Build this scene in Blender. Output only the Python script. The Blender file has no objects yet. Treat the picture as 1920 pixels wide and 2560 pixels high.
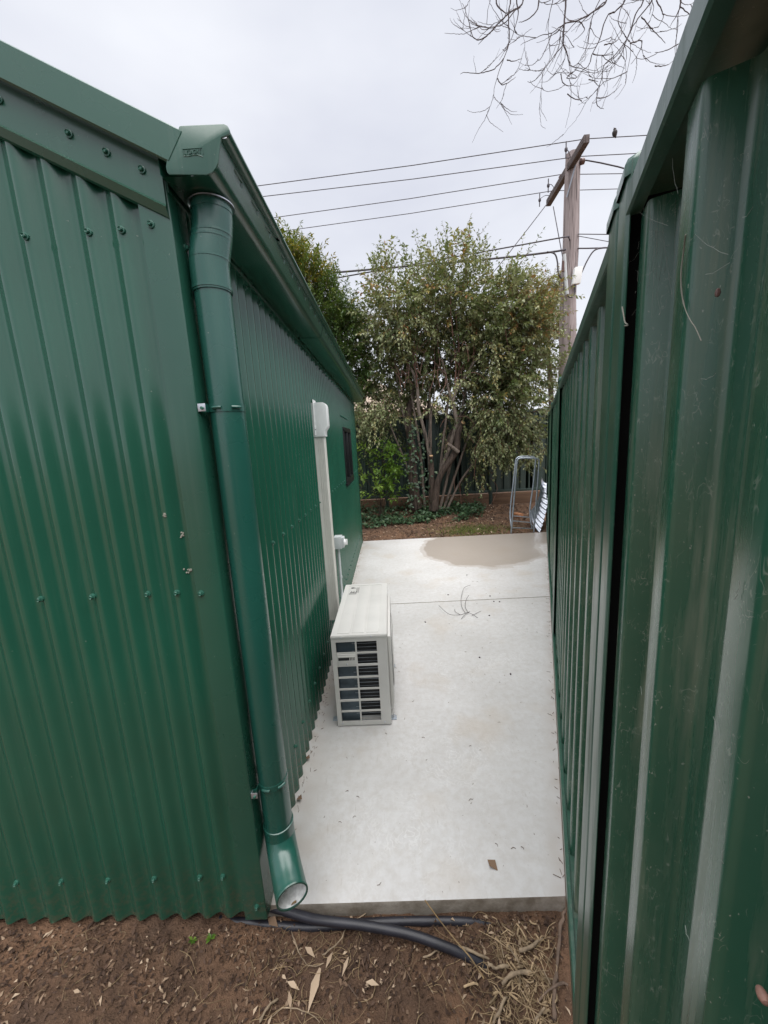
import bpy, bmesh, math, random
import numpy as np
from mathutils import Vector, Matrix, noise as mnoise

R = math.radians
rng = random.Random(7)
nrng = np.random.default_rng(11)
scn = bpy.context.scene
COL = scn.collection

# ------------------------------------------------------------------ camera
CAM_H = 1.65
FPX = 950.0                                    # focal length in pixels of the 1920 x 2560 photograph
_p, _r, _y = R(10.214), R(3.183), R(1.2)
_B = np.array([[1, 0, 0], [0, 0, 1], [0, -1, 0]], float)
_P = np.array([[1, 0, 0], [0, math.cos(_p), math.sin(_p)], [0, -math.sin(_p), math.cos(_p)]])
_Y = np.array([[math.cos(_y), -math.sin(_y), 0], [math.sin(_y), math.cos(_y), 0], [0, 0, 1]])
_R = np.array([[math.cos(_r), -math.sin(_r), 0], [math.sin(_r), math.cos(_r), 0], [0, 0, 1]])
CM = _Y @ _P @ _B @ _R
CO = np.array([0, 0, CAM_H])
cam = bpy.data.cameras.new('camera')
cam.sensor_fit = 'VERTICAL'; cam.sensor_height = 36.0; cam.sensor_width = 27.0
cam.lens = 36.0 * FPX / 2560.0
cam.clip_start = 0.01; cam.clip_end = 600
camo = bpy.data.objects.new('camera', cam); COL.objects.link(camo)
m4 = Matrix.Identity(4)
for i in range(3):
    m4[i][0] = CM[i, 0]; m4[i][1] = -CM[i, 1]; m4[i][2] = -CM[i, 2]; m4[i][3] = CO[i]
camo.matrix_world = m4
scn.camera = camo

# ------------------------------------------------------------------ world, sun, exposure
SUN_EL, SUN_AZ = R(74), R(140)                 # azimuth clockwise from +Y: behind and right of the camera
w = bpy.data.worlds.new('World'); scn.world = w; w.use_nodes = True
nt = w.node_tree; nt.nodes.clear()
out = nt.nodes.new('ShaderNodeOutputWorld'); bg = nt.nodes.new('ShaderNodeBackground')
sky = nt.nodes.new('ShaderNodeTexSky'); sky.sky_type = 'NISHITA'; sky.sun_disc = False
sky.sun_elevation = SUN_EL; sky.sun_rotation = SUN_AZ
tc = nt.nodes.new('ShaderNodeTexCoord'); mp = nt.nodes.new('ShaderNodeMapping'); mp.inputs['Scale'].default_value = (1, 1, 2.6)
no = nt.nodes.new('ShaderNodeTexNoise'); no.inputs['Scale'].default_value = 1.25; no.inputs['Detail'].default_value = 5
ra = nt.nodes.new('ShaderNodeValToRGB')        # an overcast layer: grey cloud of slightly uneven thickness
ra.color_ramp.elements[0].position = .3; ra.color_ramp.elements[0].color = (.60, .62, .71, 1)
ra.color_ramp.elements[1].position = .72; ra.color_ramp.elements[1].color = (.88, .895, .94, 1)
sc_ = nt.nodes.new('ShaderNodeVectorMath'); sc_.operation = 'SCALE'; sc_.inputs['Scale'].default_value = 6.3
mx = nt.nodes.new('ShaderNodeMix'); mx.data_type = 'RGBA'; mx.inputs['Factor'].default_value = .94
L = nt.links.new
L(tc.outputs['Generated'], mp.inputs['Vector']); L(mp.outputs[0], no.inputs['Vector']); L(no.outputs['Fac'], ra.inputs[0])
L(ra.outputs[0], sc_.inputs[0]); L(sky.outputs[0], mx.inputs['A']); L(sc_.outputs[0], mx.inputs['B'])
L(mx.outputs['Result'], bg.inputs['Color']); bg.inputs['Strength'].default_value = 0.05
L(bg.outputs[0], out.inputs['Surface'])
sl = bpy.data.lights.new('sun', 'SUN'); sl.energy = 1.5; sl.angle = R(80); sl.color = (1, .975, .945)
so = bpy.data.objects.new('sun', sl); COL.objects.link(so)
so.location = (3, -3, 12)
sd = Vector((math.sin(SUN_AZ) * math.cos(SUN_EL), math.cos(SUN_AZ) * math.cos(SUN_EL), math.sin(SUN_EL)))
so.rotation_euler = (-sd).to_track_quat('-Z', 'Y').to_euler()
vs = scn.view_settings; vs.view_transform = 'Standard'; vs.look = 'None'; vs.gamma = 1; vs.use_curve_mapping = False
vs.exposure = 1.85
scn.cycles.max_bounces = 8

# ------------------------------------------------------------------ helpers
def at(px, py, Y):
    """point of the vertical plane y = Y that the photograph shows at pixel px, py"""
    v = CM @ np.array([px - 960, py - 1280, FPX]); t = Y / v[1]
    return Vector(CO + t * v)

def atz(px, py, z):
    v = CM @ np.array([px - 960, py - 1280, FPX]); t = (z - CAM_H) / v[2]
    return Vector(CO + t * v)

def crop(x0, y0, s):
    return lambda a, b: (x0 + s * a, y0 + s * b)

ORIG = {}
def tag(o, label=None, cat=None, group=None, kind=None):
    if label: o['label'] = label
    if cat: o['category'] = cat
    if group: o['group'] = group
    if kind: o['kind'] = kind
    return o

def thing(name, loc, label, cat, group=None):
    o = bpy.data.objects.new(name, None); COL.objects.link(o)
    o.location = loc; o.empty_display_size = .1
    ORIG[o.name] = Vector(loc)
    return tag(o, label, cat, group)

class MB:
    def __init__(s): s.v = []; s.f = []
    def add(s, vs, fs):
        n = len(s.v); s.v += [tuple(p) for p in vs]; s.f += [tuple(i + n for i in q) for q in fs]; return s
    def box(s, x0, x1, y0, y1, z0, z1):
        return s.add([(x0, y0, z0), (x1, y0, z0), (x1, y1, z0), (x0, y1, z0), (x0, y0, z1), (x1, y0, z1), (x1, y1, z1), (x0, y1, z1)],
                     [(0, 3, 2, 1), (4, 5, 6, 7), (0, 1, 5, 4), (1, 2, 6, 5), (2, 3, 7, 6), (3, 0, 4, 7)])
    def obox(s, c, ax, ay, az, hx, hy, hz):
        c = Vector(c); ax, ay, az = Vector(ax).normalized(), Vector(ay).normalized(), Vector(az).normalized()
        P = []
        for dz in (-1, 1):
            for dx, dy in ((-1, -1), (1, -1), (1, 1), (-1, 1)):
                P.append(c + ax * hx * dx + ay * hy * dy + az * hz * dz)
        return s.add(P, [(0, 3, 2, 1), (4, 5, 6, 7), (0, 1, 5, 4), (1, 2, 6, 5), (2, 3, 7, 6), (3, 0, 4, 7)])
    def quad(s, a, b, c, d): return s.add([a, b, c, d], [(0, 1, 2, 3)])
    def prism(s, poly, off):
        off = Vector(off); n = len(poly); P = [Vector(p) for p in poly]
        s.add(P + [p + off for p in P], [tuple(range(n - 1, -1, -1)), tuple(range(n, 2 * n))] +
              [(i, (i + 1) % n, (i + 1) % n + n, i + n) for i in range(n)])
        return s
    def sweep(s, prof, off, thick=None):
        """sheet from an open 3-D profile moved along off"""
        off = Vector(off); n = len(prof); P = [Vector(p) for p in prof]
        return s.add(P + [p + off for p in P], [(i, i + 1, i + 1 + n, i + n) for i in range(n - 1)])
    def tube(s, pts, rad, n=8, cap=True):
        pts = [Vector(p) for p in pts]; m = len(pts)
        if not hasattr(rad, '__len__'): rad = [rad] * m
        elif len(rad) != m:                    # stretch the list of radii along the path
            q = [i * (len(rad) - 1) / (m - 1) for i in range(m)]
            rad = [rad[int(a)] * (1 - a % 1) + rad[min(len(rad) - 1, int(a) + 1)] * (a % 1) for a in q]
        T = []
        for i in range(m):
            a = pts[max(0, i - 1)]; b = pts[min(m - 1, i + 1)]
            t = (b - a)
            T.append(t.normalized() if t.length > 1e-9 else Vector((0, 0, 1)))
        u = T[0].orthogonal().normalized(); V = []
        for i in range(m):
            u = (u - T[i] * u.dot(T[i]))
            u = u.normalized() if u.length > 1e-6 else T[i].orthogonal().normalized()
            v = T[i].cross(u)
            for k in range(n):
                a = 2 * math.pi * k / n
                V.append(pts[i] + (u * math.cos(a) + v * math.sin(a)) * rad[i])
        F = [(i * n + k, i * n + (k + 1) % n, (i + 1) * n + (k + 1) % n, (i + 1) * n + k) for i in range(m - 1) for k in range(n)]
        if cap: F += [tuple(range(n - 1, -1, -1)), tuple((m - 1) * n + k for k in range(n))]
        return s.add(V, F)
    def lathe(s, c, axis, prof, n=20):
        c = Vector(c); ax = Vector(axis).normalized(); u = ax.orthogonal().normalized(); v = ax.cross(u); V = []
        for h, r in prof:
            for k in range(n):
                a = 2 * math.pi * k / n; V.append(c + ax * h + (u * math.cos(a) + v * math.sin(a)) * max(r, 1e-5))
        m = len(prof)
        F = [(i * n + k, i * n + (k + 1) % n, (i + 1) * n + (k + 1) % n, (i + 1) * n + k) for i in range(m - 1) for k in range(n)]
        return s.add(V, F)
    def build(s, name, mat, parent=None, smooth=35, bevel=0, solid=0, weld=False):
        org = ORIG.get(parent.name, Vector((0, 0, 0))) if parent is not None else Vector((0, 0, 0))
        me = bpy.data.meshes.new(name)
        me.from_pydata([(p[0] - org.x, p[1] - org.y, p[2] - org.z) for p in s.v], [], s.f)
        bm = bmesh.new(); bm.from_mesh(me)
        if weld: bmesh.ops.remove_doubles(bm, verts=bm.verts, dist=1e-5)
        if solid: bmesh.ops.solidify(bm, geom=bm.faces[:], thickness=solid)
        bmesh.ops.recalc_face_normals(bm, faces=bm.faces)
        if bevel:
            ed = [e for e in bm.edges if len(e.link_faces) == 2 and e.calc_face_angle(0) > .6]
            bmesh.ops.bevel(bm, geom=ed, offset=bevel, segments=2, profile=.6, affect='EDGES', clamp_overlap=True)
        bm.to_mesh(me); bm.free()
        if smooth:
            me.polygons.foreach_set('use_smooth', [True] * len(me.polygons))
            me.set_sharp_from_angle(angle=R(smooth))
        me.materials.append(mat)
        o = bpy.data.objects.new(name, me); COL.objects.link(o)
        if parent is not None:
            o.parent = parent; ORIG[o.name] = org
        return o

def inst(src, loc, parent, rot=None):
    """another object that shares src's mesh, placed at world loc under parent"""
    o = src.copy(); COL.objects.link(o); o.parent = parent
    o.location = Vector(loc) - ORIG.get(parent.name, Vector((0, 0, 0)))
    if rot is not None: o.rotation_euler = rot
    return o

def spline(pts, n=6):
    pts = [Vector(p) for p in pts]
    if len(pts) < 3: return pts
    out = []
    for i in range(len(pts) - 1):
        p0 = pts[max(0, i - 1)]; p1 = pts[i]; p2 = pts[i + 1]; p3 = pts[min(len(pts) - 1, i + 2)]
        for k in range(n):
            t = k / n
            out.append(.5 * ((2 * p1) + (p2 - p0) * t + (2 * p0 - 5 * p1 + 4 * p2 - p3) * t * t + (3 * p1 - p0 - 3 * p2 + p3) * t ** 3))
    out.append(pts[-1]); return out

def lerp(a, b, t): return a + (b - a) * t

# ------------------------------------------------------------------ materials
class N:
    def __init__(s, name, rough=.5, col=(.5, .5, .5), metal=0, spec=.5):
        s.m = bpy.data.materials.new(name); s.m.use_nodes = True; s.t = s.m.node_tree
        s.b = s.t.nodes['Principled BSDF']; s.o = s.t.nodes['Material Output']
        s.b.inputs['Base Color'].default_value = (*col, 1); s.b.inputs['Roughness'].default_value = rough
        s.b.inputs['Metallic'].default_value = metal; s.b.inputs['Specular IOR Level'].default_value = spec
        s.tc = None
    def n(s, t, **kw):
        x = s.t.nodes.new(t)
        for k, v in kw.items():
            if k in x.inputs: x.inputs[k].default_value = v
            else: setattr(x, k, v)
        return x
    def l(s, a, b): s.t.links.new(a, b)
    def co(s, scale=(1, 1, 1), loc=(0, 0, 0), rot=(0, 0, 0)):
        if s.tc is None: s.tc = s.n('ShaderNodeNewGeometry')
        mp = s.n('ShaderNodeMapping'); mp.inputs['Scale'].default_value = scale; mp.inputs['Location'].default_value = loc
        mp.inputs['Rotation'].default_value = rot
        s.l(s.tc.outputs['Position'], mp.inputs['Vector']); return mp.outputs[0]
    def noise(s, scale, detail=4, rough=.55, v=None, dist=0):
        x = s.n('ShaderNodeTexNoise'); x.inputs['Scale'].default_value = scale; x.inputs['Detail'].default_value = detail
        x.inputs['Roughness'].default_value = rough; x.inputs['Distortion'].default_value = dist
        s.l(v if v is not None else s.co(), x.inputs['Vector']); return x.outputs['Fac']
    def ramp(s, fac, stops, interp='LINEAR'):
        x = s.n('ShaderNodeValToRGB'); e = x.color_ramp.elements; x.color_ramp.interpolation = interp
        while len(e) < len(stops): e.new(.5)
        for i, (p, c) in enumerate(stops):
            e[i].position = p; e[i].color = (c, c, c, 1) if not hasattr(c, '__len__') else (*c, 1)
        s.l(fac, x.inputs[0]); return x.outputs[0]
    def mix(s, fac, a, b, blend='MIX'):
        x = s.n('ShaderNodeMix'); x.data_type = 'RGBA'; x.blend_type = blend
        for key, val in (('Factor', fac), ('A', a), ('B', b)):
            i = x.inputs[key]
            if key != 'Factor':
                i = [q for q in x.inputs if q.name == key and q.type == 'RGBA'][0]
            if hasattr(val, 'is_linked'): s.l(val, i)
            elif hasattr(val, '__len__'): i.default_value = (*val, 1)
            else: i.default_value = val
        return x.outputs['Result'] if False else [q for q in x.outputs if q.type == 'RGBA'][0]
    def math(s, op, a, b=None, clamp=False):
        x = s.n('ShaderNodeMath', operation=op); x.use_clamp = clamp
        for i, val in enumerate((a, b)):
            if val is None: continue
            if hasattr(val, 'is_linked'): s.l(val, x.inputs[i])
            else: x.inputs[i].default_value = val
        return x.outputs[0]
    def bump(s, h, strength=.3, dist=.01):
        x = s.n('ShaderNodeBump'); x.inputs['Strength'].default_value = strength; x.inputs['Distance'].default_value = dist
        s.l(h, x.inputs['Height']); s.l(x.outputs[0], s.b.inputs['Normal'])
    def color(s, c): s.l(c, s.b.inputs['Base Color']); return s
    def rough(s, c): s.l(c, s.b.inputs['Roughness']); return s

def plain(name, col, rough=.5, metal=0, var=.12, scale=14, bump=0, spec=.5):
    x = N(name, rough, col, metal, spec)
    f = x.noise(scale, 5)
    x.color(x.mix(x.ramp(f, [(.3, 0.), (.7, 1.)]), tuple(c * (1 - var) for c in col), tuple(min(1, c * (1 + var)) for c in col)))
    if bump: x.bump(x.noise(scale * 8, 3), bump, .004)
    return x.m

def paint_steel(name, col, rough, dust=.0, dustcol=(.3, .3, .25), fine=True):
    x = N(name, rough, col, 0, .85)
    big = x.noise(2.2, 4)
    c = x.mix(x.ramp(big, [(.3, 0.), (.75, 1.)]), tuple(k * .9 for k in col), tuple(k * 1.12 for k in col))
    if dust:
        st = x.noise(1, 6, .65, x.co((38, 38, 2.4)))
        lg = x.noise(3.0, 3)
        f = x.math('MULTIPLY', x.ramp(st, [(.50, 0.), (.70, 1.)]), x.ramp(lg, [(.38, .15), (.65, 1.)]))
        c = x.mix(x.math('MULTIPLY', f, dust), c, dustcol)
        c = x.mix(x.math('MULTIPLY', x.ramp(x.noise(7, 5, .6), [(.4, 0.), (.7, 1.)]), dust * .10), c, dustcol)
        sp = x.noise(330, 2, .5, x.co((1, 1, .55)))
        c = x.mix(x.math('MULTIPLY', x.ramp(sp, [(.71, 0.), (.75, 1.)]), min(1, dust * .8)), c, (.36, .39, .33))
        for sc, lo in ((55, .60), (110, .55)):       # broken threads of old web stuck to the sheet
            nz = x.noise(sc, 2, .5, x.co((1, 1, .45)), .8); th = x.ramp(x.math('ABSOLUTE', x.math('SUBTRACT', nz, .5)), [(.004, 1.), (.014, 0.)])
            mk = x.ramp(x.noise(sc * .42, 2, .5, x.co((1, 1, .8), (sc, 2, 5))), [(lo, 0.), (lo + .05, 1.)])
            c = x.mix(x.math('MULTIPLY', x.math('MULTIPLY', th, mk), min(1, dust * .55)), c, (.32, .36, .30))
        x.rough(x.math('ADD', x.math('MULTIPLY', f, .35), rough))
    else:
        rn = x.noise(5, 4); x.rough(x.math('ADD', x.math('MULTIPLY', rn, .10), rough - .05))
        sp = x.noise(90, 2, .5)
        c = x.mix(x.math('MULTIPLY', x.ramp(sp, [(.75, 0.), (.79, 1.)]), .35), c, (.3, .34, .28))
    if not dust:
        sx = x.n('ShaderNodeSeparateXYZ'); x.l(x.co(), sx.inputs[0])
        low = x.ramp(sx.outputs['Z'], [(.0, 1.), (.30, 0.)])
        spl = x.math('MULTIPLY', low, x.ramp(x.noise(48, 4, .7), [(.46, 0.), (.66, 1.)]))
        c = x.mix(x.math('MULTIPLY', spl, .45), c, (.13, .085, .055))
        run = x.math('MULTIPLY', x.ramp(x.noise(1, 4, .6, x.co((34, 34, .7))), [(.55, 0.), (.75, 1.)]), x.ramp(x.noise(1.7, 3), [(.4, 0.), (.7, 1.)]))
        c = x.mix(x.math('MULTIPLY', run, .13), c, (.20, .24, .20))
    x.color(c)
    x.bump(x.noise(6, 3), .035, .004)
    return x.m

GREEN = (.016, .093, .058)
M = {}
M['shed'] = paint_steel('green_shed_paint', GREEN, .21)
M['trim'] = paint_steel('green_trim_paint', (.017, .084, .055), .27)
M['gutter'] = paint_steel('green_gutter_paint', (.015, .080, .051), .25)
M['pipe'] = paint_steel('teal_green_plastic', (.014, .090, .068), .28)
M['fence'] = paint_steel('green_fence_paint', (.023, .104, .063), .26, dust=.85, dustcol=(.24, .26, .19))
M['fencepost'] = paint_steel('green_post_paint', (.022, .092, .060), .30, dust=.4, dustcol=(.16, .17, .13))
M['rail'] = paint_steel('green_rail_weathered', (.030, .092, .066), .38, dust=.35, dustcol=(.12, .12, .10))
M['backfence'] = paint_steel('dark_green_back_fence', (.010, .036, .027), .5, dust=.3, dustcol=(.08, .09, .07))
M['black'] = plain('near_black_fill', (.004, .004, .004), .95, spec=.05)  # near-black fill; in the fence its colour stands in for deep shade
M['screw'] = plain('green_screw_paint', (.03, .12, .085), .3)
M['zinc'] = plain('zinc_plate', (.62, .64, .68), .38, .85)
M['galv'] = plain('galvanised_steel', (.42, .47, .53), .42, .7, var=.2, scale=20)
M['sheet'] = plain('zincalume_sheet', (.52, .55, .62), .36, .65, var=.15)
M['white'] = plain('white_plastic', (.88, .89, .88), .38, var=.04)
M['duct'] = plain('cream_duct_plastic', (.70, .69, .64), .42, var=.05)
M['greyplastic'] = plain('pale_grey_plastic', (.60, .63, .64), .42, var=.05)
M['ac'] = plain('beige_grey_enamel', (.62, .612, .588), .42, var=.05, scale=6)
M['acdark'] = plain('dark_inner_casing', (.018, .020, .022), .6)
M['coil'] = plain('grey_blue_coil', (.085, .115, .14), .45, .4, var=.35, scale=9)
M['ink'] = plain('black_ink', (.02, .02, .02), .6)
M['poly'] = plain('black_poly_pipe', (.022, .022, .030), .42, var=.3)
M['lining'] = plain('stained_grey_white_plastic', (.78, .79, .79), .5, var=.25, scale=60)
M['frame'] = plain('black_aluminium', (.012, .013, .015), .35)
M['copper'] = plain('black_insulation', (.03, .03, .03), .7)
g = N('window_glass', .04, (.012, .016, .018)); g.b.inputs['Specular IOR Level'].default_value = .8; M['glass'] = g.m
M['brick'] = plain('terracotta', (.38, .17, .08), .8, bump=.3)
M['cutwood'] = plain('fresh_cut_wood', (.62, .40, .22), .7, var=.2, scale=40)
M['stick'] = plain('pale_dry_stick', (.30, .225, .15), .8, var=.5, scale=30, bump=.3)
M['darkstick'] = plain('brown_stick', (.16, .11, .08), .8, var=.4, scale=30, bump=.3)
M['straw'] = plain('dry_yellow_stem', (.26, .175, .085), .8, var=.4)
M['stem'] = plain('dull_dry_stems', (.27, .19, .105), .85, var=.5, scale=9)
M['palestraw'] = plain('pale_straw', (.36, .26, .155), .85, var=.65, scale=22)
M['cocoon'] = plain('pinkish_brown_shell', (.24, .13, .10), .6, var=.4, scale=150)
M['greytwig'] = plain('grey_dry_twig', (.26, .25, .21), .9, var=.3)
M['web'] = plain('dusty_cobweb', (.26, .28, .25), .9)
M['bird'] = plain('dark_feathers', (.05, .045, .045), .7, var=.3)
M['cable'] = plain('black_cable', (.07, .062, .075), .6)
M['insul'] = plain('brown_porcelain', (.14, .08, .07), .3)
M['soffit'] = paint_steel('green_roof_paint', (.024, .09, .055), .4)

def wood(name, c1, c2, sc=(18, 18, 1.2), crack=True):
    x = N(name, .8)
    g1 = x.noise(1, 6, .7, x.co(sc), .6)
    c = x.mix(x.ramp(g1, [(.32, 0.), (.68, 1.)]), c1, c2)
    if crack:
        g2 = x.noise(1, 3, .5, x.co((26, 26, .9), (3, 1, 0)), 1.2)
        cr = x.ramp(g2, [(.36, 1.), (.43, 0.)])
        c = x.mix(x.math('MULTIPLY', cr, .75), c, tuple(k * .25 for k in c1))
        x.bump(x.math('SUBTRACT', g1, cr), .5, .02)
    else: x.bump(g1, .4, .01)
    x.color(c); return x.m
M['polewood'] = wood('weathered_pole_wood', (.25, .205, .20), (.42, .36, .355))
M['armwood'] = wood('dark_arm_wood', (.075, .058, .055), (.16, .13, .125), (20, 2, 20))
M['board'] = wood('brown_treated_board', (.10, .055, .032), (.18, .105, .06), (1.5, 20, 20), False)
M['bark'] = wood('dark_brown_bark', (.035, .024, .019), (.12, .085, .065), (30, 30, 7))
M['greybark'] = wood('grey_brown_bark', (.13, .10, .08), (.29, .235, .195), (30, 30, 7))
M['redbark'] = plain('red_brown_shoots', (.17, .085, .06), .6, var=.35, scale=20)
M['twigdark'] = plain('dark_bare_twig', (.075, .056, .058), .7, var=.3)

def leafmat(name, stops, rough=.42, trans=.28, dead=False):
    x = N(name, rough)
    a = x.n('ShaderNodeAttribute', attribute_name='tint')
    c = x.ramp(a.outputs['Fac'], stops)
    x.color(c); x.b.inputs['Specular IOR Level'].default_value = .2 if dead else .45
    if trans:
        tr = x.n('ShaderNodeBsdfTranslucent'); mxs = x.n('ShaderNodeMixShader'); mxs.inputs[0].default_value = trans
        hs = x.mix(.35, c, (.16, .22, .02)); x.l(hs, tr.inputs['Color'])
        x.l(x.b.outputs[0], mxs.inputs[1]); x.l(tr.outputs[0], mxs.inputs[2]); x.l(mxs.outputs[0], x.o.inputs['Surface'])
    return x.m
M['leaf'] = leafmat('dull_green_leaves', [(0, (.085, .12, .05)), (.45, (.20, .235, .10)), (.78, (.33, .345, .19)), (.93, (.36, .30, .09)), (1, (.30, .14, .06))])
M['leaf_l'] = leafmat('yellow_green_leaves', [(0, (.035, .08, .02)), (.5, (.085, .14, .03)), (.85, (.20, .21, .03)), (1, (.30, .22, .02))])
M['leaf_b'] = leafmat('olive_yellow_leaves', [(0, (.07, .085, .03)), (.5, (.16, .145, .045)), (1, (.36, .27, .06))])
M['leaf_s'] = leafmat('bright_green_leaves', [(0, (.07, .16, .025)), (.6, (.19, .33, .05)), (1, (.30, .44, .09))], trans=.4)
M['ivy'] = leafmat('ivy_leaves', [(0, (.02, .05, .022)), (.7, (.055, .11, .05)), (1, (.13, .19, .10))], trans=.15)
M['deadleaf'] = leafmat('dead_leaves', [(0, (.045, .028, .021)), (.5, (.105, .064, .045)), (.85, (.22, .145, .095)), (1, (.50, .38, .27))], .75, 0, True)
M['grass'] = leafmat('grass_blades', [(0, (.07, .11, .02)), (1, (.20, .24, .05))], trans=.2)

FA_ = R(21.47)
# concrete with trowel marks, dirt, and the damp patch at the far end
x = N('pale_concrete', .75)
base = x.noise(1.3, 6, .6); fine = x.noise(26, 6, .7)
c = x.mix(x.ramp(base, [(.3, 0.), (.7, 1.)]), (.54, .53, .52), (.67, .665, .665))
c = x.mix(x.math('MULTIPLY', x.ramp(fine, [(.35, 1.), (.6, 0.)]), .30), c, (.40, .36, .31))
sw = []
for (cx, cy, k) in ((.25, 1.75, 1), (.0, 1.35, 2), (.75, 2.6, 3), (.55, 3.3, 4), (.35, 2.5, 5), (1.1, 3.2, 6)):
    wv = x.n('ShaderNodeTexWave', wave_type='RINGS', rings_direction='Z'); wv.inputs['Scale'].default_value = 11
    wv.inputs['Distortion'].default_value = 14; wv.inputs['Detail'].default_value = 4; wv.inputs['Detail Scale'].default_value = 2.2
    x.l(x.co((1, 1, 1), (-cx, -cy, 0)), wv.inputs['Vector'])
    ln = x.n('ShaderNodeVectorMath', operation='LENGTH'); x.l(x.co((1, 1, 0), (-cx, -cy, 0)), ln.inputs[0])
    msk = x.ramp(ln.outputs['Value'], [(.0, 1.), (.42, 0.)])
    sw.append(x.math('MULTIPLY', x.ramp(wv.outputs['Fac'], [(.62, 0.), (.95, 1.)]), msk))
acc = sw[0]
for q in sw[1:]: acc = x.math('MAXIMUM', acc, q)
acc = x.math('MULTIPLY', acc, x.ramp(x.noise(7, 3), [(.4, 0.), (.6, 1.)]))
c = x.mix(x.math('MULTIPLY', acc, .5), c, (.74, .735, .73))
scr = x.noise(1, 4, .6, x.co((70, 9, 9), (0, 0, 0), (0, 0, .6)))
c = x.mix(x.math('MULTIPLY', x.ramp(scr, [(.64, 0.), (.72, 1.)]), .42), c, (.40, .37, .33))
spk = x.noise(75, 2, .5)
c = x.mix(x.math('MULTIPLY', x.ramp(spk, [(.735, 0.), (.77, 1.)]), .7), c, (.16, .12, .09))
tan = x.ramp(x.noise(2.6, 3, .5, x.co((1, 1, 1), (4, 2, 0))), [(.55, 0.), (.72, 1.)])
c = x.mix(x.math('MULTIPLY', tan, .35), c, (.50, .42, .33))
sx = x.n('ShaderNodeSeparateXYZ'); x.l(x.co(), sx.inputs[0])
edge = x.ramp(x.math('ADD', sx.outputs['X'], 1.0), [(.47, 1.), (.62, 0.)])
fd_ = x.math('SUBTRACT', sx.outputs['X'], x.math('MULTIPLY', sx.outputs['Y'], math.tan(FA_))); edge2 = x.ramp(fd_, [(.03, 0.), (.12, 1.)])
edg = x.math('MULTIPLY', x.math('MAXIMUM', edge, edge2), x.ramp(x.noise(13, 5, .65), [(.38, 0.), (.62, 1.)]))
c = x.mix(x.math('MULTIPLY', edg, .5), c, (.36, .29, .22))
c = x.mix(x.math('MULTIPLY', x.ramp(x.noise(1, 5, .6, x.co((4.5, 4.5, 1), (1, 7, 0)), 1.5), [(.56, 0.), (.66, 1.)]), .13), c, (.50, .465, .42))
def ell(cx, cy, rx, ry):
    ln = x.n('ShaderNodeVectorMath', operation='LENGTH')
    x.l(x.co((1 / rx, 1 / ry, 0), (-cx / rx, -cy / ry, 0)), ln.inputs[0]); return ln.outputs['Value']
d = x.math('MINIMUM', ell(1.32, 5.68, .92, 1.02), ell(2.15, 6.25, .62, .62))
d = x.math('ADD', d, x.math('MULTIPLY', x.math('SUBTRACT', x.noise(2.6, 8, .68), .5), .42))
wet1 = x.ramp(d, [(.985, 1.), (1.0, 0.)]); wet2 = x.ramp(d, [(.90, 1.), (.915, 0.)])
c = x.mix(x.math('MULTIPLY', wet1, .5), c, (.39, .335, .29))
c = x.mix(x.math('MULTIPLY', wet2, .55), c, (.35, .29, .235))
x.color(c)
x.rough(x.math('SUBTRACT', .78, x.math('MULTIPLY', wet2, .40)))
x.bump(x.math('ADD', x.math('MULTIPLY', fine, .6), x.math('MULTIPLY', acc, .6)), .18, .006)
M['concrete'] = x.m
x = N('slab_side_concrete', .9)
c = x.mix(x.ramp(x.noise(12, 6, .7), [(.35, 0.), (.65, 1.)]), (.20, .165, .125), (.40, .355, .30)); x.color(c); x.bump(x.noise(60, 4), .4, .006)
M['slabside'] = x.m

# bare soil
x = N('brown_soil', .95, spec=.2)
a = x.noise(3.2, 6, .62); b = x.noise(24, 6, .7); cc = x.noise(110, 3, .6)
c = x.mix(x.ramp(a, [(.35, 0.), (.65, 1.)]), (.115, .074, .053), (.26, .150, .092))
c = x.mix(x.math('MULTIPLY', x.ramp(b, [(.36, 1.), (.54, 0.)]), .5), c, (.065, .040, .029))
c = x.mix(x.math('MULTIPLY', x.ramp(cc, [(.6, 0.), (.72, 1.)]), .55), c, (.30, .20, .14))
x.color(c)
x.bump(x.math('ADD', x.math('MULTIPLY', b, 1.0), x.math('MULTIPLY', cc, .45)), 1.0, .035)
M['soil'] = x.m

# ------------------------------------------------------------------ ground sheet and slab
def gz(px, py):
    n1 = mnoise.noise(Vector((px * 3.1, py * 3.1, 0))); n2 = mnoise.noise(Vector((px * 11, py * 11, 5))); n3 = mnoise.noise(Vector((px * 34, py * 34, 9)))
    if py < 1.3:
        z = -.062 + .011 * n1 + .010 * n2 + .008 * n3
        z += .035 * max(0, min(1, (-px - .45) / .5)) * max(0, min(1, (py - .5) / .5))
        return z
    if py < 6.3: return -.14
    t = max(0, py - 6.42)
    return -.045 + min(t, 2.6) * .055 + .014 * n1 + .010 * n2 + .004 * n3
def axis(segs):
    o = []
    for a, b, st in segs: o += list(np.arange(a, b, st))
    return o
xs = axis([(-160, -20, 20), (-20, -2, 3), (-2, .75, .013), (.75, 3.2, .07), (3.2, 12, 1.2), (12, 161, 20)])
ys = axis([(-160, -10, 25), (-10, .3, 1.2), (.3, 1.14, .013), (1.14, 1.42, .07), (1.42, 6.3, 1.2), (6.3, 9.3, .06), (9.3, 30, 3), (30, 161, 20)])
mb = MB(); nx, ny = len(xs), len(ys)
mb.v = [(a, b, gz(a, b)) for b in ys for a in xs]
mb.f = [(j * nx + i, j * nx + i + 1, (j + 1) * nx + i + 1, (j + 1) * nx + i) for j in range(ny - 1) for i in range(nx - 1)]
tag(mb.build('ground', M['soil'], smooth=180), kind='structure')

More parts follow.
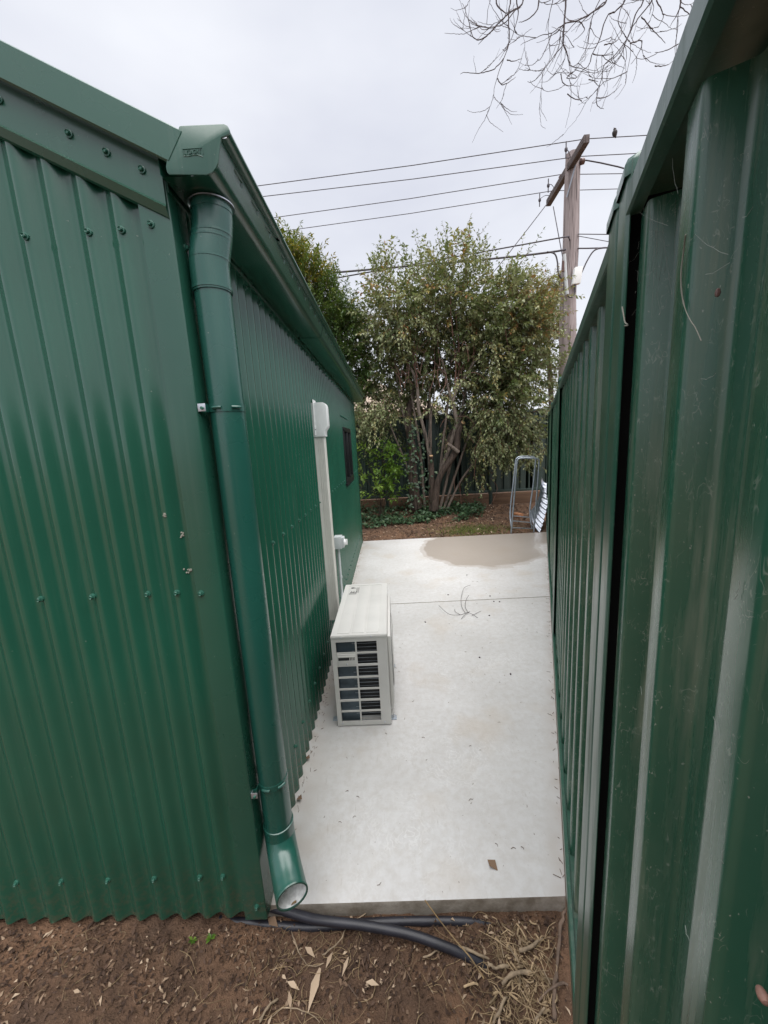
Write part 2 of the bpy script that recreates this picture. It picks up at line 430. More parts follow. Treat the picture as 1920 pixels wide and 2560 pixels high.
FA = R(21.47); FD = Vector((math.sin(FA), math.cos(FA), 0)); FN = Vector((math.cos(FA), -math.sin(FA), 0))
def F(s, d, z): return FD * s + FN * d + Vector((0, 0, z))
def fence_x(y, d): return (d - y * FN.y) / FN.x
SE = .112
def slab(y0, y1, nm):
    x0 = -.55
    e = .008
    top = [(x0, y0), (fence_x(y0, SE), y0), (fence_x(y1, SE), y1), (x0, y1)]
    m = MB(); m.prism([(a, b, -.12) for a, b in top], (0, 0, .12))
    o = m.build(nm, M['concrete'], bevel=e)
    o.data.materials.append(M['slabside'])
    for p in o.data.polygons:
        if abs(p.normal.z) < .35: p.material_index = 1
    return tag(o, kind='structure')
slab(1.115, 3.731, 'concrete_slab'); slab(3.739, 6.41, 'concrete_slab')
m = MB(); m.box(-.5, 1.57, 3.725, 3.745, -.1, -.012); tag(m.build('joint_filler', M['slabside']), kind='structure')

# ------------------------------------------------------------------ the shed
WX, GY = -.525, 1.080               # crest planes of the side wall and the gable wall
FARY, LEFTX = 6.36, -4.2
PIT = .0815
SLOPE = .522
shed = thing('shed', (-2.3, 3.7, 0), 'dark green corrugated steel shed with gutter along its eave on the left', 'shed')
def rib(u, c0, depth=.0195):
    ph = 2 * math.pi * (u - c0) / PIT
    return depth * (1 - (.5 + .5 * math.cos(ph)) ** 1.1)     # 0 on a crest, depth in the pans
RX = (WX + LEFTX) / 2
def roofz(xx): return 2.335 + SLOPE * (min(WX - xx, xx - LEFTX) + .0)
def corr_wall_x(yc, sgn, name):
    m = MB(); u = LEFTX + .01; P = []
    while u < WX - .004:
        P.append((u, yc + sgn * rib(u, -.660))); u += PIT / 12
    n = len(P); zs = [.0, 1.2]
    m.v = [(a, b, z) for z in zs for a, b in P] + [(a, b, roofz(a)) for a, b in P]
    m.f = [(k * n + i, k * n + i + 1, (k + 1) * n + i + 1, (k + 1) * n + i) for k in range(2) for i in range(n - 1)]
    return m.build(name, M['shed'], shed, smooth=60)
corr_wall_x(GY, 1, 'gable_wall'); corr_wall_x(FARY, -1, 'gable_wall')
def corr_wall_y(xc, sgn, name, holes=None):
    m = MB(); u = GY + .012; P = []
    while u < FARY - .004:
        P.append((u, xc + sgn * rib(u, 1.598))); u += PIT / 12
    n = len(P); zs = [0, 1.205, 1.865, 2.335]
    m.v = [(b, a, z) for z in zs for a, b in P]
    for k in range(3):
        for i in range(n - 1):
            if holes and k == 1 and holes[0] < P[i][0] < holes[1]: continue
            m.f.append((k * n + i, k * n + i + 1, (k + 1) * n + i + 1, (k + 1) * n + i))
    return m.build(name, M['shed'], shed, smooth=60)
WY0, WY1, WZ0, WZ1 = 4.53, 5.36, 1.205, 1.865
corr_wall_y(WX, -1, 'side_wall', (WY0 + .01, WY1 - .01)); corr_wall_y(LEFTX, 1, 'side_wall')
# roof
for s in (1, -1):
    m = MB(); xe = (WX + .06) if s > 0 else (LEFTX - .06)
    P = []; u = GY - .03
    while u < FARY + .04: P.append(u); u += PIT / 8
    n = len(P)
    def zr(y): return .008 * math.cos(2 * math.pi * y / PIT)
    m.v = [(xe, y, 2.352 + zr(y)) for y in P] + [(RX, y, 2.352 + SLOPE * abs(xe - RX) + zr(y)) for y in P]
    m.f = [(i, i + 1, i + 1 + n, i + n) for i in range(n - 1)]
    m.build('roof', M['soffit'], shed, smooth=60)
m = MB(); rz = 2.352 + SLOPE * abs(WX + .06 - RX)
m.sweep([(RX - .15, GY - .035, rz - .06), (RX, GY - .035, rz + .022), (RX + .15, GY - .035, rz - .06)], (0, FARY - GY + .07, 0)); m.build('ridge_cap', M['trim'], shed, smooth=0)
# corner trims
def trim(cx, cy, sx, sy, name='corner_trim'):
    w1, w2, e = .079, .086, .004
    m = MB()
    P = [(cx + sx * w1, cy + .008 * -sy * -1), (cx + sx * w1, cy), (cx + sx * e, cy), (cx + sx * e * .3, cy - sy * -e * .3), (cx, cy - sy * -e), (cx, cy + sy * w2), (cx + sx * .006, cy + sy * w2)]
    m.sweep([(a, b, -.004) for a, b in P], (0, 0, 2.33)); return m.build(name, M['trim'], shed, smooth=50)
trim(WX + .004, GY - .004, -1, 1); trim(WX + .004, FARY + .004, -1, -1); trim(LEFTX - .004, GY - .004, 1, 1); trim(LEFTX - .004, FARY + .004, 1, -1)
# barge capping on the near gable (both slopes) : upper capping, lower flashing with a kicked lip
def barge(yc, sg):
    for side in (1, -1):
        def X(xx): return xx if side > 0 else (WX + LEFTX) - xx
        for nm, prof in (('barge_capping', [(.012, .018), (-.036, .016), (-.040, .012), (-.040, -.066), (-.036, -.070), (-.006, -.066), (-.004, -.060)]),
                         ('barge_flashing', [(-.010, -.05), (-.010, -.160), (-.014, -.166), (-.004, -.186), (.004, -.190)])):
            a = MB(); top = 2.427
            x0 = WX + (.078 if nm == 'barge_capping' else .001)
            n = len(prof)
            x1s = RX
            def z_at(xx): return top + SLOPE * (WX - xx)
            A = []; Bq = []
            for dy, dz in prof:
                sh = (dz * -.30 if nm == 'barge_capping' else 0)
                xx = x0 - (.044 * (.016 - dz) / .086 if nm == 'barge_capping' else 0)
                A.append((X(xx), yc + sg * dy, z_at(xx) + dz * 1.0)); Bq.append((X(x1s), yc + sg * dy, z_at(x1s) + dz))
            a.add(A + Bq, [(i, i + 1, i + 1 + n, i + n) for i in range(n - 1)])
            a.build(nm, M['trim'], shed, smooth=30)
barge(GY - .004, 1); barge(FARY + .004, -1)
# near and far fascia fill behind gutter
m = MB(); m.box(WX - .012, WX + .006, GY - .002, FARY, 2.300, 2.36); m.build('eave_flashing', M['trim'], shed)
# gutter sections (quad profile) with overflow slots in the face
GS = [GY - .036, 1.49, 2.49, 3.50, 4.67, 6.20]
def gutter(y0, y1, o):
    m = MB()
    pr = [(WX + .008, 2.404), (WX + .008, 2.318), (WX + .012, 2.314 - o), (-.402, 2.310 - o), (-.388 + o * .5, 2.314 - o), (-.378 + o, 2.323), (-.373 + o, 2.333), (-.3665 + o, 2.3585), (-.3625 + o, 2.3745), (-.360 + o, 2.384),
          (-.350 + o, 2.384), (-.341 + o, 2.387), (-.337 + o, 2.394), (-.339 + o, 2.402), (-.346 + o, 2.406), (-.353 + o, 2.400)]
    ys_ = [y0]; yy = y0 + .08; slots = []
    while yy + .062 < y1 - .05:
        slots.append((yy, yy + .062)); ys_ += [yy, yy + .062]; yy += .128
    ys_.append(y1); n = len(pr)
    m.v = [(px_, y, pz) for y in ys_ for px_, pz in pr]
    for k in range(len(ys_) - 1):
        hole = any(abs(ys_[k] - a) < 1e-6 for a, b in slots)
        for i in range(n - 1):
            if hole and i == 7:
                y_a, y_b = ys_[k], ys_[k + 1]; (xa, za), (xb, zb) = pr[i], pr[i + 1]; q = len(m.v); dx = .0045
                m.v += [(xa, y_a, za), (xa, y_b, za), (xb, y_b, zb), (xb, y_a, zb), (xa - dx, y_a + .004, za + .001), (xa - dx, y_b - .004, za + .001), (xb - dx, y_b - .004, zb - .001), (xb - dx, y_a + .004, zb - .001)]
                m.f += [(q, q + 1, q + 5, q + 4), (q + 1, q + 2, q + 6, q + 5), (q + 2, q + 3, q + 7, q + 6), (q + 3, q, q + 4, q + 7), (q + 4, q + 5, q + 6, q + 7)]
                continue
            m.f.append((k * n + i, k * n + i + 1, (k + 1) * n + i + 1, (k + 1) * n + i))
    return m.build('gutter', M['gutter'], shed, smooth=42)
for k in range(5): gutter(GS[k], GS[k + 1] + (.02 if k < 4 else 0), -.0016 * (k % 2) if k else .0005)
def endcap(y, t):
    poly = [(-.452, 2.412), (-.347, 2.409), (-.339, 2.405), (-.335, 2.396), (-.338, 2.387), (-.357, 2.382), (-.362, 2.368), (-.371, 2.332), (-.377, 2.321), (-.388, 2.311), (-.402, 2.307), (-.492, 2.313), (-.497, 2.318), (-.498, 2.330), (-.490, 2.355)]
    m = MB(); m.prism([(a, y, b) for a, b in poly], (0, t, 0)); return m.build('gutter_end_cap', M['gutter'], shed, bevel=.0025)
ec = endcap(GY - .043, .006); endcap(6.20, .006)
# embossed maker's name with a swoosh under it
cu = bpy.data.curves.new('txt', 'FONT'); cu.body = 'LYSAGHT'; cu.size = .0135; cu.extrude = .0012; cu.resolution_u = 2
to = bpy.data.objects.new('txt', cu); COL.objects.link(to); bpy.context.view_layer.update()
me = bpy.data.meshes.new_from_object(to.evaluated_get(bpy.context.evaluated_depsgraph_get())); bpy.data.objects.remove(to)
m = MB()
for v in me.vertices: m.v.append((-.4495 + v.co.x * .72, GY - .0434 - v.co.z, 2.3515 + v.co.y * .95))
m.f = [tuple(p.vertices) for p in me.polygons]
pts = [(-.4515, 2.3485), (-.440, 2.3475), (-.428, 2.3490), (-.416, 2.3485), (-.406, 2.3445)]
m.tube([(a, GY - .0434, b) for a, b in pts], .0009, 5)
m.box(-.4525, -.4515, GY - .0442, GY - .043, 2.349, 2.3625); m.box(-.4515, -.4045, GY - .0442, GY - .043, 2.3625, 2.3633); m.box(-.4045, -.4035, GY - .0442, GY - .043, 2.349, 2.3625)
m.build('embossed_lettering', M['gutter'], ec, smooth=0)
# window
wf = MB()
for (a, b, c_, d_) in ((WY0, WY1, WZ0, WZ0 + .045), (WY0, WY1, WZ1 - .045, WZ1), (WY0, WY0 + .045, WZ0 + .045, WZ1 - .045), (WY1 - .045, WY1, WZ0 + .045, WZ1 - .045), ((WY0 + WY1) / 2 - .02, (WY0 + WY1) / 2 + .02, WZ0 + .045, WZ1 - .045)):
    wf.box(WX - .06, WX + .014, a, b, c_, d_)
win = wf.build('window', M['frame'], shed, bevel=.002)
m = MB(); m.box(WX - .03, WX - .024, WY0 + .04, (WY0 + WY1) / 2, WZ0 + .04, WZ1 - .04); m.build('pane', M['glass'], win)
m = MB(); m.box(WX - .042, WX - .036, (WY0 + WY1) / 2, WY1 - .04, WZ0 + .04, WZ1 - .04); m.build('pane', M['glass'], win)
m = MB(); m.box(WX - .01, WX + .02, WY0 - .015, WY1 + .015, WZ0 - .03, WZ0 - .002); m.build('sill', M['frame'], win, bevel=.002)
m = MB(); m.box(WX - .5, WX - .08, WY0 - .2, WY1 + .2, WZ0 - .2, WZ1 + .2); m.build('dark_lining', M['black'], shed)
# screws, one object each, sharing one mesh (hex head over a washer)
m = MB(); m.lathe((0, 0, 0), (1, 0, 0), [(-.003, .0068), (.0015, .0068), (.002, .0045)], 10); m.lathe((0, 0, 0), (1, 0, 0), [(.0015, .0042), (.006, .0042), (.0068, .0034), (.0055, .0022), (.0055, 0)], 6)
sc0 = m.build('screw', M['screw'], None, smooth=30); sc0.parent = shed; sc0.scale = (1.35, 1.35, 1.35); sc0.location = Vector((WX + .002, 1.598, .237)) - ORIG[shed.name]
def inst_(*a):
    o = inst(*a); o.scale = (1.35, 1.35, 1.35); return o
for (z, y0, n, st) in ((.237, 1.598, 30, 2), (1.252, 1.598, 30, 2), (2.272, 1.435, 31, 2)):
    for k in range(n):
        y = y0 + k * st * PIT
        if y > FARY - .06 or (abs(z - .237) < .01 and k == 0): continue
        if z == 1.252 and y > 4.4 and y < 5.45: continue
        inst_(sc0, (WX + .001, y, z), shed)
for k in range(11): inst_(sc0, (WX + .001, WY0 + .03 + k * PIT, 1.145), shed)
for k in range(9): inst_(sc0, (WX + .001, WY0 - .1 + k * PIT, 1.985), shed)
GR = (0, 0, -math.pi / 2)
for z, X0 in ((2.224, (-.654, -.740, -.905, -1.068, -1.231)), (1.241, (-.661, -.750, -.921, -1.082, -1.245)), (.186, (-.659, -.741, -.904, -1.070, -1.238, -1.401)), ):
    for a in X0: inst_(sc0, (a, GY - .001, z), shed, GR)
for a, z in ((-.574, 2.230), (-.586, 1.237), (-.552, .055)): inst_(sc0, (a, GY - .005, z), shed, GR)
for a in (-.571, -.652, -.736, -.891, -1.05, -1.21): inst_(sc0, (a, GY - .015, 2.427 - .106 + SLOPE * (WX - a)), shed, GR)
for a in (-.571,): inst_(sc0, (WX + .0045, GY + .055, 2.20), shed)
# mud dauber marks on the gable sheet
for (a, b, w_, h_) in ((-.625, 1.30, .020, .034), (-.627, 1.415, .009, .012), (-.66, 1.48, .006, .008)):
    m = MB()
    for k in range(8):
        px_, pz_ = a + rng.gauss(0, w_ / 3), b + rng.gauss(0, h_ / 3)
        m.lathe((px_, GY + rib(px_, -.66) * (1 if px_ < -.605 else 0) - .002, pz_), (0, 1, 0), [(-.0015, 0), (-.001, .0022), (.002, .0032)], 6)
    m.build('mud_blob', M['greytwig'], shed)

# ------------------------------------------------------------------ downpipe at the near corner
dp = thing('downpipe', (-.466, 1.145, 0), 'dark green round downpipe at the near corner of the shed, white inside its elbow', 'downpipe')
rp = .0487
m = MB(); m.tube([(-.466, 1.145, 2.10), (-.466, 1.145, .30)], rp, 32, False); m.build('pipe', M['pipe'], dp)
top = [(-.444, 1.155, 2.318), (-.445, 1.154, 2.285), (-.450, 1.152, 2.24), (-.461, 1.147, 2.185), (-.466, 1.145, 2.15), (-.466, 1.145, 2.085)]
m = MB(); m.tube(spline(top, 5), rp + .003, 32, False)
el = m.build('upper_elbow', M['pipe'], dp)
for (cx_, cy_, z, e, h) in ((-.4450, 1.1543, 2.286, .0045, .010), (-.4515, 1.1512, 2.228, .0042, .006), (-.4545, 1.1500, 2.216, .0042, .004), (-.4640, 1.1458, 2.165, .0042, .004), (-.466, 1.145, 2.090, .0045, .008)):
    m = MB(); m.lathe((cx_, cy_, z), (0, 0, 1), [(0, rp + .002), (0, rp + e), (h, rp + e), (h + .001, rp + .002)], 36); m.build('collar', M['pipe'], el)
m = MB(); m.lathe((-.4445, 1.1545, 2.303), (0, 0, 1), [(0, rp + .010), (.003, rp + .010), (.006, rp + .003)], 36); m.build('outlet_flange', M['zinc'], el)
low = [(-.466, 1.145, .335), (-.466, 1.145, .30), (-.4640, 1.141, .275), (-.449, 1.111, .236), (-.424, 1.062, .213), (-.402, 1.020, .204), (-.392, 1.001, .202)]
sp = spline(low, 6)
m = MB(); m.tube(sp, rp + .0035, 36, False); elb = m.build('lower_elbow', M['pipe'], dp)
m = MB(); m.tube(sp[10:], rp - .001, 36, False); m.build('white_lining', M['lining'], elb)
m = MB(); dn = (Vector(sp[-1]) - Vector(sp[-2])).normalized(); c_ = Vector(sp[-1]) - dn * .055
m.lathe(c_, dn, [(0, 0), (0, rp - .001)], 36); m.build('white_lining', M['lining'], elb)
c_ = Vector(sp[-1]); m = MB(); m.lathe(c_ - dn * .003, dn, [(0, rp - .002), (.004, rp - .0015), (.004, rp + .0035), (0, rp + .0045)], 36); m.build('rim', M['pipe'], elb)
m = MB(); m.lathe((-.466, 1.145, .33), (0, 0, 1), [(-.002, rp + .004), (.006, rp + .004), (.0075, rp + .001)], 36); m.build('collar', M['pipe'], elb)
for z in (1.775, .515):
    m = MB(); pr = []
    r2 = rp + .0025
    pr.append((WX + .006, 1.145 - .067)); pr.append((WX + .0065, 1.145 - .058)); pr.append((WX + .020, 1.145 - .052))
    for k in range(13):
        a = R(222 + k * 23.5); pr.append((-.466 + r2 * math.cos(a), 1.145 + r2 * math.sin(a)))
    pr += [(WX + .02, 1.145 + .052), (WX + .0065, 1.145 + .06), (WX + .006, 1.145 + .075)]
    m.sweep([(a, b, z - .011) for a, b in pr], (0, 0, .022))
    bk = m.build('bracket', M['pipe'], dp, smooth=50, solid=.0018)
    m = MB(); m.box(WX + .0055, WX + .0085, 1.145 - .069, 1.145 - .054, z - .0105, z + .0105); m.box(WX + .0085, WX + .027, 1.145 - .069, 1.145 - .067, z - .0105, z + .0105); m.build('tab', M['zinc'], bk, bevel=.001)
    m = MB(); m.lathe((WX + .018, 1.145 - .0665, z - .002), (0, -1, 0), [(0, .0045), (.008, .0045), (.0085, .003), (.0085, 0)], 8); m.build('bolt', M['screw'], bk)
    for sgn in (-1, 1):
        m = MB(); P = []
        for k in range(7):
            a = R(-70 + 30 * sgn + (k - 3) * 5); P.append((-.466 + (r2 + .0012) * math.cos(a), 1.145 + (r2 + .0012) * math.sin(a), z))
        m.tube(P, .0045, 8); m.build('stiffener', M['pipe'], bk)
tag(MB().tube(spline([(-.400, 1.004, .163), (-.393, 1.0035, .172), (-.384, 1.000, .182), (-.381, .999, .188)], 3), [.001, .003, .004, .001], 6).build('dead_leaf', M['straw']), 'curled brown leaf lying inside the mouth of the downpipe elbow', 'leaf')

# ------------------------------------------------------------------ air conditioner outdoor unit
ac = thing('air_conditioner', (-.225, 2.4, 0), 'beige outdoor air conditioner unit standing on the slab beside the shed wall', 'air conditioner')
AX0, AX1, AY0, AY1, AZ = -.386, -.067, 2.0, 2.80, .568
# casing: near end panel with real openings
def panel_with_holes(x0, x1, z0, z1, holes, y, t, name, mat, par):
    xc = sorted(set([x0, x1] + [h[0] for h in holes] + [h[1] for h in holes])); zc = sorted(set([z0, z1] + [h[2] for h in holes] + [h[3] for h in holes]))
    m = MB()
    for i in range(len(xc) - 1):
        for j in range(len(zc) - 1):
            cx, cz = (xc[i] + xc[i + 1]) / 2, (zc[j] + zc[j + 1]) / 2
            if any(h[0] < cx < h[1] and h[2] < cz < h[3] for h in holes): continue
            m.quad((xc[i], y, zc[j]), (xc[i + 1], y, zc[j]), (xc[i + 1], y, zc[j + 1]), (xc[i], y, zc[j + 1]))
    return m.build(name, mat, par, solid=t, weld=True, smooth=30)
W_ = AX1 - AX0
def ux(u): return AX0 + W_ * u
def vz(v): return AZ - .004 - (AZ - .016) * v
rows = [(.033, .148), (.17, .284), (.31, .426), (.448, .563), (.585, .694), (.72, .825), (.847, .956)]
holes = []
for i, (v0, v1) in enumerate(rows):
    if i != 1: holes.append((ux(.080), ux(.426), vz(v1) - .0012, vz(v0) + .0012))
    holes.append((ux(.454), ux(.815), vz(v1) - .0012, vz(v0) + .0012))
ep = panel_with_holes(AX0, AX1, .012, AZ, holes, AY0, .006, 'end_panel', M['ac'], ac)
m = MB(); m.box(AX1 - .006, AX1, AY0 + .006, AY1, .012, AZ); m.build('front_panel', M['ac'], ac, bevel=.003)
m = MB(); m.box(AX0, AX1, AY1 - .006, AY1, .012, AZ); m.build('far_panel', M['ac'], ac)
m = MB(); m.box(AX0 + .001, AX0 + .004, AY0 + .012, AY1 - .012, .03, AZ - .004); m.build('back_coil', M['coil'], ac)
m = MB(); m.box(AX0, AX1, AY0 + .002, AY1, .006, .014); m.build('base_tray', M['ac'], ac)
m = MB(); m.box(ux(.08), ux(.44), AY0 + .030, AY0 + .034, .02, AZ - .01); m.build('coil', M['coil'], ac)
m = MB(); m.box(ux(.43), AX1 - .007, AY0 + .070, AY0 + .074, .02, AZ - .01); m.build('inner_wall', M['acdark'], ac)
for k in range(24):
    z = .03 + k * (AZ - .05) / 23
    m = MB(); m.tube([(ux(.36 + .05 * (k % 2)), AY0 + .018, z), (ux(.82), AY0 + .018, z)], .0009, 4)
    wobj = m.build('guard_wire', M['galv'], ac)
m = MB(); m.box(ux(.09), ux(.425), AY0 - .0035, AY0 + .01, vz(.288), vz(.166)); hd = m.build('handle', M['ac'], ac, bevel=.003)
m = MB(); m.box(ux(.11), ux(.405), AY0 - .0042, AY0 - .003, vz(.235), vz(.202)); m.build('recess', M['acdark'], hd)
m = MB(); m.box(ux(.10), ux(.415), AY0 - .007, AY0 - .003, vz(.200), vz(.186)); m.build('lip', M['ac'], hd, bevel=.0015)
for k in range(4):
    m = MB(); m.box(ux(.31 + .025 * k), ux(.322 + .025 * k), AY0 - .0055, AY0 - .004, vz(.235), vz(.202)); m.build('rib', M['ac'], hd)
# lid with pressed panels
m = MB(); m.box(AX0 - .003, AX1 + .003, AY0 - .003, AY1 + .003, AZ - .002, AZ + .016); lid = m.build('lid', M['ac'], ac, bevel=.006)
zl = AZ + .0185
m = MB(); gx = [ux(.10), ux(.335), ux(.365), ux(.60), ux(.63), ux(.86)]; yA, yB = AY0 + .028, AY1 - .028
xl, xr = AX0 + .001, AX1 - .001; gw = .0022
for (a, b) in ((xl, gx[0] - gw), (gx[1] + gw, gx[2] - gw), (gx[3] + gw, gx[4] - gw), (gx[5] + gw, xr)): m.box(a, b, yA - gw, yB + gw, AZ + .010, zl)
m.box(xl, xr, AY0 + .001, yA - gw, AZ + .010, zl); m.box(xl, xr, yB + gw, AY1 - .001, AZ + .010, zl)
m.build('lid_surround', M['ac'], lid, weld=False)
for k in range(3):
    m = MB(); m.box(gx[2 * k] + gw, gx[2 * k + 1] - gw, yA + gw, yB - gw, AZ + .012, zl); m.build('pressed_panel', M['ac'], lid, bevel=.0012)
# screws on the unit
m = MB(); m.lathe((0, 0, 0), (0, -1, 0), [(0, .0055), (.002, .005), (.003, .003), (.003, 0)], 10); a0 = m.build('case_screw', M['zinc'], None); a0.parent = ac; a0.location = Vector((ux(.18), AY0 - .003, AZ + .008)) - ORIG[ac.name]
for q in ((ux(.72), AY0 - .003, AZ + .008), (ux(.26), AY0 - .0035, vz(.276)), (ux(.09), AY0, .024), (ux(.88), AY0, .024)): inst(a0, q, ac)
# fan guard on the front face
gu = MB(); cy_, cz_ = 2.36, .29
fg = MB().box(AX1, AX1 + .022, 2.07, 2.70, .055, .535).build('fan_guard', M['ac'], ac, bevel=.012)
for k in range(9):
    r_ = .03 + k * .024
    m = MB(); m.tube([(AX1 + .026, cy_ + r_ * math.cos(2 * math.pi * i / 28), cz_ + r_ * math.sin(2 * math.pi * i / 28)) for i in range(29)], .002, 5, False); m.build('guard_ring', M['ac'], fg)
for k in range(8):
    a = math.pi * k / 8; m = MB(); m.tube([(AX1 + .025, cy_ - .225 * math.cos(a), cz_ - .225 * math.sin(a)), (AX1 + .025, cy_ + .225 * math.cos(a), cz_ + .225 * math.sin(a))], .002, 5); m.build('guard_spoke', M['ac'], fg)
m = MB(); m.lathe((AX1 + .0225, cy_, cz_), (1, 0, 0), [(0, .23), (.0005, .0)], 40); m.build('fan_opening', M['acdark'], fg)
for (fx, fy) in ((AX1 + .012, 2.06), (AX1 + .012, 2.605), (AX0 - .012, 2.07), (AX0 - .012, 2.605)):
    m = MB(); m.box(fx - .028, fx + .020, fy - .018, fy + .018, .001, .006); ft = m.build('foot', M['galv'], ac, bevel=.001)
    m = MB(); m.lathe((fx + .005, fy, .006), (0, 0, 1), [(0, .011), (.002, .011), (.0022, .007), (.010, .007), (.0105, .004), (.022, .004), (.022, 0)], 8); m.build('bolt', M['zinc'], ft)
# printed warning label on the lid: black pictogram, two triangles, lines too small to read
lb = MB()
zz = zl + .0006
m = MB(); cx_, cyl = ux(.175), 2.70
m.lathe((cx_ + .005, cyl + .025, zz), (0, 0, 1), [(0, 0), (.0002, .012), (0, .0121)], 12); m.box(cx_ + .012, cx_ + .030, cyl + .018, cyl + .024, zz, zz + .0002); m.box(cx_ + .008, cx_ + .022, cyl + .030, cyl + .034, zz, zz + .0002)
for (tx, ty) in ((.005, -.055), (.022, -.055)):
    a, b, c_ = (cx_ + tx - .007, cyl + ty - .01), (cx_ + tx + .007, cyl + ty - .01), (cx_ + tx, cyl + ty + .012)
    for p, q in ((a, b), (b, c_), (c_, a)): m.tube([(p[0], p[1], zz), (q[0], q[1], zz)], .0009, 4)
for k in range(9): m.box(cx_ - .012 + k * .0062, cx_ - .0095 + k * .0062, cyl - .10, cyl - .10 + .025 + .02 * ((k * 7) % 3), zz, zz + .0002)
for k in range(4): m.box(cx_ + .036 + k * .006, cx_ + .038 + k * .006, cyl - .07, cyl + .03, zz, zz + .0002)
m.build('warning_print', M['ink'], lid, smooth=0)

# ------------------------------------------------------------------ duct cover, isolator switch
dc = thing('duct_cover', (-.48, 2.85, 0), 'tall cream plastic duct cover running up the shed wall behind the air conditioner', 'duct')
DY0, DY1, DX = 2.80, 2.875, WX + .065
m = MB(); pr = [(WX + .002, DY0)]
for k in range(6):
    y = DY0 + .0; 
nr = 6
pr = [(WX - .01, DY0), (DX - .008, DY0), (DX - .002, DY0 + .003)]
for k in range(nr):
    a = DY0 + .006 + k * (DY1 - DY0 - .012) / nr; b = a + (DY1 - DY0 - .012) / nr
    pr += [(DX, a + .001), (DX, b - .0045), (DX - .007, b - .0038), (DX - .007, b - .0004)]
pr += [(DX - .002, DY1 - .003), (DX - .008, DY1), (WX - .01, DY1)]
# ribs also on the side that faces the camera
side = [(WX - .01, DY0)]
for k in range(4):
    a = WX + .004 + k * .0135
    side += [(a, DY0), (a + .010, DY0), (a + .0104, DY0 + .005), (a + .0131, DY0 + .005)]
pr = side + pr[1:]
m.sweep([(a, b, .30) for a, b in pr], (0, 0, 1.45)); m.build('duct', M['duct'], dc, smooth=25)
m = MB()
pts = [(WX - .012, 1.962), (WX + .070, 1.962), (WX + .086, 1.956), (WX + .096, 1.94), (WX + .098, 1.92), (WX + .098, 1.80), (WX + .094, 1.785), (WX + .078, 1.765), (WX + .074, 1.755), (WX + .074, 1.722), (WX - .012, 1.722)]
m.prism([(a, DY0 - .012, b) for a, b in pts], (0, DY1 - DY0 + .024, 0)); cp = m.build('wall_cap', M['white'], dc, bevel=.006)
m = MB(); m.prism([(WX + .002, DY0 - .018, 1.735), (WX + .006, DY0 - .018, 1.735), (WX + .006, DY0 - .018, 1.985), (WX + .002, DY0 - .018, 1.975)], (0, DY1 - DY0 + .036, 0)); m.build('flange', M['white'], cp)
m = MB(); m.lathe((WX + .008, DY0 - .012, 1.775), (0, -1, 0), [(0, .004), (.002, .003), (.002, 0)], 8); m.build('cap_screw', M['ink'], cp)
for k, (a, b) in enumerate(((-.49, 2.83), (-.478, 2.85))):
    m = MB(); m.tube(spline([(a, b, .36), (a, b, .26), (a + .02, b - .03, .19), (a + .09, b - .05, .16)], 5), .010, 10); m.build('insulated_pipe', M['copper'], dc)
sw_ = thing('isolator_switch', (-.47, 3.28, .8), 'pale grey isolator switch box with conduit on the shed wall right of the duct', 'switch')
m = MB(); m.box(WX + .001, WX + .068, 3.245, 3.335, .752, .862); bx = m.build('box', M['greyplastic'], sw_, bevel=.004)
m = MB(); m.box(WX + .068, WX + .088, 3.249, 3.331, .762, .852); m.build('cover', M['greyplastic'], sw_, bevel=.004)
m = MB(); m.lathe((WX + .088, 3.29, .803), (1, 0, 0), [(0, .030), (.006, .030), (.008, .022), (.012, .021), (.012, 0)], 20); kn = m.build('knob', M['white'], sw_)
m = MB(); m.box(WX + .099, WX + .116, 3.285, 3.296, .778, .830); m.build('grip', M['white'], kn, bevel=.002)
m = MB(); m.lathe((WX + .035, 3.245, .795), (0, -1, 0), [(0, .016), (.0012, .0155), (.0012, 0)], 20); m.build('knockout', M['greyplastic'], sw_)
m = MB(); m.tube(spline([(WX + .030, 3.29, .752), (WX + .030, 3.29, .60), (WX + .030, 3.285, .42), (WX + .034, 3.26, .30), (WX + .04, 3.12, .21), (WX + .05, 2.95, .20), (WX + .07, 2.83, .22)], 6), .0115, 12); m.build('conduit', M['greyplastic'], sw_)
m = MB(); m.tube([(WX + .030, 3.29, .49), (WX + .030, 3.29, .47)], .015, 12); m.build('clip', M['greyplastic'], sw_)

